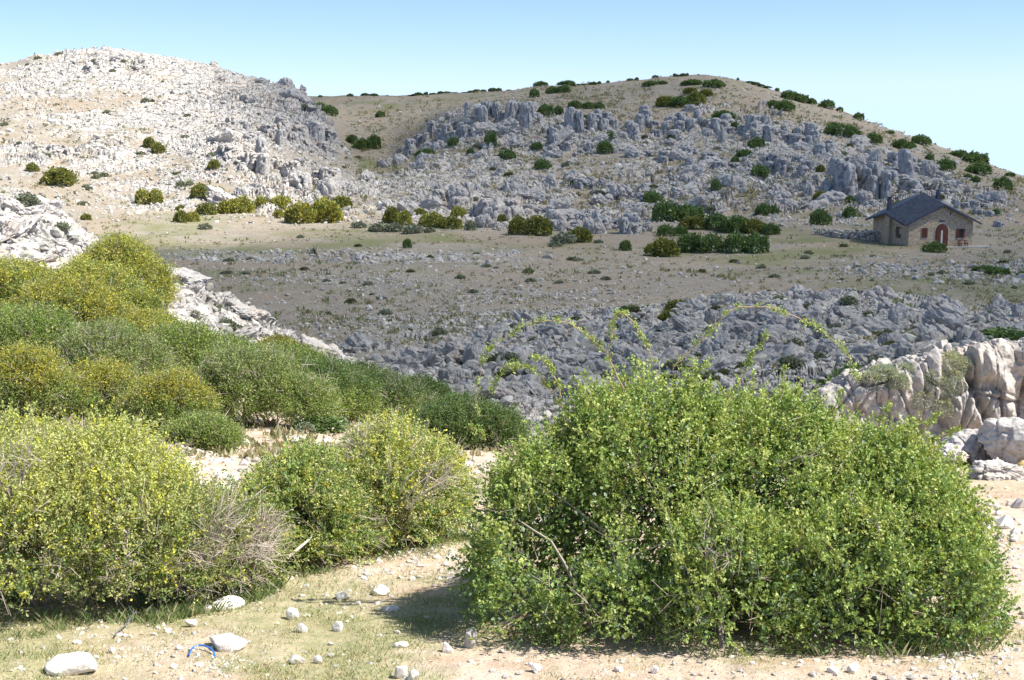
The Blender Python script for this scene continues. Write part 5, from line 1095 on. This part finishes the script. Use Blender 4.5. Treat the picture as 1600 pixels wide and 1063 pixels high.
# taller tufts at the feet of the near bushes
tx, ty, hh, cc = [], [], [], []
for lobs, ext, cnt, hmax in ((LB, .14, 7000, .17), (LA, .16, 6000, .15), (LA2, .2, 5000, .13), (LM, .2, 4000, .15), (LC, .22, 4500, .16)):
    for c_, r_ in lobs:
        m_ = cnt // len(lobs); a_ = rng.uniform(math.pi * .95, 2.05 * math.pi, m_); rr = rng.uniform(.72, 1 + ext, m_)
        tx.append(c_[0] + np.cos(a_) * r_[0] * rr); ty.append(c_[1] + np.sin(a_) * r_[1] * rr); hh.append(rng.uniform(.05, hmax, m_))
x, y, h = map(np.concatenate, (tx, ty, hh)); cl_ = fbm(x / .3, y / .3, 0 * x, 87, 2)
kp = (rng.random(len(x)) < sstep(-.15, .45, cl_)); x, y, h = x[kp], y[kp], h[kp]
C = pick([((.14, .21, .075), 4), ((.20, .27, .10), 3), ((.38, .36, .2), 3)], len(x))
parts.append(blades(x, y, h * rng.uniform(.35, 1, len(x)), .007, C, .7))
V, Fq, C = joinp(parts)
tag(link('grass', mk_mesh('grass', V, Fq, M_LEAF, C)), kind='stuff')
fu = np.concatenate([rng.normal(350, 22, 45), rng.normal(140, 14, 10), rng.normal(235, 20, 12), rng.normal(300, 60, 25)]); fv = np.concatenate([rng.normal(1042, 8, 45), rng.normal(1006, 5, 10), rng.normal(1030, 8, 12), rng.uniform(1000, 1060, 25)])
fp = np.array([hit(a, b, 5) for a, b in zip(fu, fv)]) + [0, 0, .04]; k3 = np.repeat(fp, 5, 0) + rng.normal(size=(len(fp) * 5, 3)) * .008
V, Fq, C = leaf_geo(k3, rand_dirs(len(k3)), .013, .9, np.full((len(k3), 3), .75), .1)
tag(link('flowers', mk_mesh('flowers', V, Fq, M_LEAF, C)), kind='stuff')

pt = [hit(295, 1027, 5), hit(300, 1019, 5), hit(312, 1016, 5), hit(326, 1019, 5), hit(335, 1026, 5), hit(336, 1030, 5)]
ln = np.array(pt); s_ = np.arange(6); q_ = np.linspace(0, 5, 26)
ln = np.stack([pchip1(s_, ln[:, k_], q_) for k_ in range(3)], -1); ln[:, 2] += 0.008 + .03 * np.sin(np.linspace(0, math.pi, 26))
b0 = ln.mean(0); V, Fq, C = tubes((ln - b0)[None], [.0065], [.0065], [[.03, .16, .55]], 8)
tag(link('strap', mk_mesh('strap', V, Fq, mat_plain('blue_plastic', (.03, .17, .58), .4, .1, 20, .4), smooth=True), None, b0), 'short bent piece of blue plastic strap lying in the grass', 'strap')
a, b = hit(180, 1000, 5), hit(214, 972, 5)
ln = [np.array([a * (1 - t_) + b * t_ + [0, 0, .03 + .05 * t_ + .01 * math.sin(t_ * 9)] for t_ in np.linspace(0, 1, 8)])]
for k_ in range(10):
    i = rng.integers(0, 7); d_ = rng.normal(size=3) * .05; d_[2] = abs(d_[2]); ln.append(ln[0][i] + np.linspace(0, 1, 8)[:, None] * d_)
b0 = a.copy(); V, Fq, C = tubes(np.array(ln) - b0, [.007] + [.003] * 10, [.004] + [.0015] * 10, [[.16, .155, .16]] * 11, 5)
tag(link('dry_stalk', mk_mesh('dry_stalk', V, Fq, M_WOOD, C), None, b0), 'dark grey dry plant stalk lying in the grass at lower left', 'stalk')

# ------------------------------------------------------------------ the stone house
HW, HD, WH, A1, A2 = 4.3, 4.4, 3.0, 2.0, 1.0
PHI = R(14)
corner = px(1419, 386.5, 169.0)
hx, hy = np.array([math.cos(PHI), math.sin(PHI)]), np.array([-math.sin(PHI), math.cos(PHI)])
hc = corner[:2] + hx * HW + hy * HD
house = empty('house', (hc[0], hc[1], corner[2]), 'stone house with dark slate roof and arched brown door at the slope foot', 'house')
house.rotation_euler[2] = PHI
def hmesh(name, bm, mat, parent=house, smooth=False):
    me = bpy.data.meshes.new(name); bmesh.ops.recalc_face_normals(bm, faces=bm.faces); bm.to_mesh(me); bm.free()
    me.materials.append(mat); return link(name, me, parent)
def bx(bm, x0, x1, y0, y1, z0, z1):
    m_ = Matrix.Translation(((x0 + x1) / 2, (y0 + y1) / 2, (z0 + z1) / 2)) @ Matrix.Diagonal((x1 - x0, y1 - y0, z1 - z0, 1))
    bmesh.ops.create_cube(bm, size=1, matrix=m_)
t = NT('rubble_masonry')
mp = t.map((1, 1, 1.5)); wv = t.vor(4.2, vec=mp, out='Color'); we = t.vor(4.2, vec=mp, feature='DISTANCE_TO_EDGE')
sx_ = t.n('ShaderNodeSeparateColor'); t.l(wv, sx_.inputs[0])
cs = t.ramp(sx_.outputs[0], [(.0, (.45, .33, .21)), (.3, (.58, .45, .30)), (.6, (.66, .54, .38)), (1, (.52, .43, .33))])
cs = t.mix(.7, cs, t.ramp(t.noise(2, 5, .6), [(.3, .75), (.7, 1.12)]), 'MULTIPLY')
cs = t.mix(t.ramp(we, [(.0, 1), (.09, 0)]), cs, (.30, .25, .19))
M_WALL = t.done(t.bsdf(cs, .95, .1, t.bump(t.ramp(we, [(0, 0), (.15, 1)]), .8, .06)))
M_SLATE = (lambda t: t.done(t.bsdf(t.mix(1.0, t.mix(t.noise(.8, 5, .6), (.030, .040, .062), (.052, .064, .088)), t.ramp(t.vor(3.0, vec=t.map((1, 1, .6)), out='Color'), [(.2, .7), (.8, 1.25)]), 'MULTIPLY'), .62, .3)))(NT('slate'))
M_BRN = mat_plain('brown_paint', (.125, .045, .03), .6, .25, 3); M_DRK = mat_plain('dark_glass', (.02, .022, .026), .15, .1, 3, .5)
M_TRIM = mat_plain('dressed_stone', (.44, .39, .32), .9, .2, 2.5); M_CREAM = mat_plain('cream_paint', (.62, .58, .48), .7, .08, 2); M_RED = mat_plain('dark_red_paint', (.16, .035, .04), .6, .2, 4)
M_CON = mat_plain('concrete', (.42, .40, .36), .95, .15, 1.2)
bm = bmesh.new()
base_ = [(-HW, -HD), (0, -HD), (HW, -HD), (HW, 0), (HW, HD), (0, HD), (-HW, HD), (-HW, 0)]
tops = [WH, WH + A1, WH, WH + A2, WH, WH + A1, WH, WH + A2]
vb_ = [bm.verts.new((x, y, -1.2)) for x, y in base_]; vt_ = [bm.verts.new((x, y, z_)) for (x, y), z_ in zip(base_, tops)]; vc = bm.verts.new((0, 0, WH + A1 + A2))
for i in range(8): j = (i + 1) % 8; bm.faces.new((vb_[i], vb_[j], vt_[j], vt_[i])); bm.faces.new((vt_[i], vt_[j], vc))
bm.faces.new(vb_[::-1])
hmesh('wall', bm, M_WALL)
bm = bmesh.new(); OV = .85; TK = .22
def rz(x, y): return WH + .06 + A1 * (1 - abs(x) / HW) + A2 * (1 - abs(y) / HD)
xs, ys = (-HW - OV, 0, HW + OV), (-HD - .6, 0, HD + .6)
gt = [[bm.verts.new((x, y, rz(x, y) + TK)) for x in xs] for y in ys]; gb = [[bm.verts.new((x, y, rz(x, y))) for x in xs] for y in ys]
for i in range(2):
    for j in range(2):
        bm.faces.new((gt[i][j], gt[i][j + 1], gt[i + 1][j + 1], gt[i + 1][j])); bm.faces.new((gb[i][j], gb[i + 1][j], gb[i + 1][j + 1], gb[i][j + 1]))
per = [(0, 0), (0, 1), (0, 2), (1, 2), (2, 2), (2, 1), (2, 0), (1, 0)]
for k_ in range(8):
    a, b = per[k_], per[(k_ + 1) % 8]; bm.faces.new((gb[a[0]][a[1]], gb[b[0]][b[1]], gt[b[0]][b[1]], gt[a[0]][a[1]]))
roof = hmesh('roof', bm, M_SLATE)
def chimney(x, y, h_):
    z0 = rz(x, y) - .3; bm = bmesh.new(); bx(bm, x - .21, x + .21, y - .21, y + .21, z0, z0 + h_ - .32)
    for sx2 in (-1, 1):
        for sy2 in (-1, 1): bx(bm, x + sx2 * .15 - .045, x + sx2 * .15 + .045, y + sy2 * .15 - .045, y + sy2 * .15 + .045, z0 + h_ - .318, z0 + h_ - .1)
    c_ = hmesh('chimney', bm, mat_plain('slate_brick', (.07, .08, .105), .85, .35, 5), roof)
    bm = bmesh.new(); bx(bm, x - .29, x + .29, y - .29, y + .29, z0 + h_ - .098, z0 + h_)
    return c_, bm
c_, bm = chimney(-HW + .25, 1.0, 2.1); hmesh('cap', bm, M_SLATE, roof)
c_, bm = chimney(HW - 1.15, 1.9, 2.6); hmesh('cap', bm, M_SLATE, roof)
yf = -HD
def arch(bm, xc, w_, hs, y0, y1, z0=0.0, seg=14):
    pr = [(xc - w_ / 2, z0)] + [(xc + w_ / 2 * math.cos(math.pi - math.pi * k_ / seg), hs + w_ / 2 * math.sin(math.pi * k_ / seg)) for k_ in range(seg + 1)] + [(xc + w_ / 2, z0)]
    f0 = [bm.verts.new((x, y0, z_)) for x, z_ in pr]; f1 = [bm.verts.new((x, y1, z_)) for x, z_ in pr]
    bm.faces.new(f0); bm.faces.new(f1[::-1])
    for k_ in range(len(pr)): k2 = (k_ + 1) % len(pr); bm.faces.new((f0[k_], f0[k2], f1[k2], f1[k_]))
DX = .1
bm = bmesh.new(); arch(bm, DX, 2.0, 1.92, yf - .035, yf + .1, -.1); hmesh('door_surround', bm, M_TRIM)
bm = bmesh.new(); arch(bm, DX, 1.66, 1.9, yf - .06, yf + .05, 0); door = hmesh('door', bm, M_DRK)
for x0, x1 in ((DX - .81, DX - .14), (DX + .14, DX + .81)):
    bm = bmesh.new(); bx(bm, x0, x1, yf - .12, yf - .062, .02, 1.98); bx(bm, x0 + .1, x1 - .1, yf - .135, yf - .121, .15, .85); bx(bm, x0 + .1, x1 - .1, yf - .135, yf - .121, 1.0, 1.85); hmesh('door_leaf', bm, M_BRN, door)
bm = bmesh.new(); bx(bm, DX - .135, DX + .135, yf - .09, yf - .063, .02, 1.95); hmesh('door_curtain', bm, M_CREAM, door)
bm = bmesh.new(); arch(bm, DX, 1.6, 1.92, yf - .085, yf - .063, 2.0); hmesh('fanlight', bm, M_BRN, door)
def window(xc, zc, w_, h_, openn):
    bm = bmesh.new(); bx(bm, xc - w_ / 2 - .1, xc + w_ / 2 + .1, yf - .04, yf + .05, zc - h_ / 2 - .1, zc + h_ / 2 + .1); wd_ = hmesh('window', bm, M_TRIM)
    bm = bmesh.new(); bx(bm, xc - w_ / 2, xc + w_ / 2, yf - .055, yf - .041, zc - h_ / 2, zc + h_ / 2); hmesh('pane', bm, M_DRK, wd_)
    for s_ in (-1, 1):
        xa = xc + s_ * w_ / 4 if not openn else xc + s_ * (w_ / 2 + .0)
        ww = w_ / 4 - .01 if not openn else w_ / 5
        bm = bmesh.new(); bx(bm, xa - ww, xa + ww, yf - .1, yf - .06, zc - h_ / 2, zc + h_ / 2)
        for k_ in range(5): bx(bm, xa - ww + .05, xa + ww - .05, yf - .112, yf - .101, zc - h_ / 2 + .08 + k_ * h_ / 5.2, zc - h_ / 2 + .2 + k_ * h_ / 5.2)
        hmesh('shutter', bm, M_BRN, wd_)
window(-2.2, 1.7, .75, 1.15, False); window(2.65, 1.55, .8, 1.1, True)
bm = bmesh.new(); bx(bm, 1.12, 1.24, yf - .03, yf + .05, 3.75, 4.2); hmesh('slot_vent', bm, M_DRK)
bm = bmesh.new(); bx(bm, DX - .35, DX + .35, yf - .05, yf + .05, 3.02, 3.14); hmesh('name_plate', bm, M_SLATE)
# left side: flue breast, window, shutter
xl = -HW
bm = bmesh.new(); bx(bm, xl - .45, xl + .2, -.35, .75, -1.2, WH + A2 - .35); hmesh('flue_breast', bm, M_WALL)
bm = bmesh.new(); bx(bm, xl - .05, xl + .05, -2.55, -1.35, .95, 2.25); wd_ = hmesh('window', bm, M_BRN)
bm = bmesh.new(); bx(bm, xl - .07, xl - .051, -2.4, -1.5, 1.05, 2.15); hmesh('pane', bm, M_DRK, wd_)
bm = bmesh.new(); bx(bm, xl - .09, xl - .06, -2.62, -2.42, 1.45, 2.1); hmesh('shutter', bm, M_CREAM, wd_)
def at_house(x, y, z=0): return np.array([hc[0] + hx[0] * x + hy[0] * y, hc[1] + hx[1] * x + hy[1] * y, corner[2] + z])
# terrace slab and table in front of the house
bm = bmesh.new(); bx(bm, -.8, HW + 1.6, -HD - 1.7, -HD - .005, -.6, .03); sl_ = hmesh('terrace', bm, M_CON, None); sl_.location = (hc[0], hc[1], corner[2]); sl_.rotation_euler[2] = PHI; tag(sl_, kind='structure')
bm = bmesh.new(); tb = empty('picnic_table', at_house(2.6, -HD - .6, .03), 'dark red folding table standing under the right window of the house', 'table'); tb.rotation_euler[2] = PHI
bx(bm, -.5, .5, -.3, .3, .70, .75); hmesh('table_top', bm, M_RED, tb)
bm = bmesh.new(); bx(bm, -.5, .5, -.62, -.38, .42, .46); hmesh('bench_seat', bm, M_RED, tb)
for sx2 in (-.42, .42):
    for sy2 in (-.5, -.1, .2):
        bm = bmesh.new(); bx(bm, sx2 - .03, sx2 + .03, sy2 - .03, sy2 + .03, 0, .42 if sy2 == -.5 else .70); hmesh('leg', bm, M_RED, tb)
    bm = bmesh.new(); bx(bm, sx2 - .025, sx2 + .025, -.47, .17, .28, .34); hmesh('cross_bar', bm, M_RED, tb)
# low dry stone wall left of the house
bm = bmesh.new(); wl_ = bm
n = 420; a = at_house(-HW - .2, 2.5); b = hit(1276, 366, 60); tq = rng.uniform(0, 1, n); hq = rng.uniform(0, 1, n) ** 1.2 * 1.25
pw = a[None] * (1 - tq[:, None]) + b[None] * tq[:, None]; pw[:, :2] += rng.normal(size=(n, 2)) * .25
pw[:, 2] = ground(pw[:, 0], pw[:, 1]) + hq * (1.1 - .5 * tq)
PF_keep = PF; PF = pw
wall_o = rubble('dry_stone_wall', np.arange(n), rng.uniform(.25, .6, n)); PF = PF_keep
tag(wall_o, 'low tumbled dry stone wall running left from the house', 'wall')
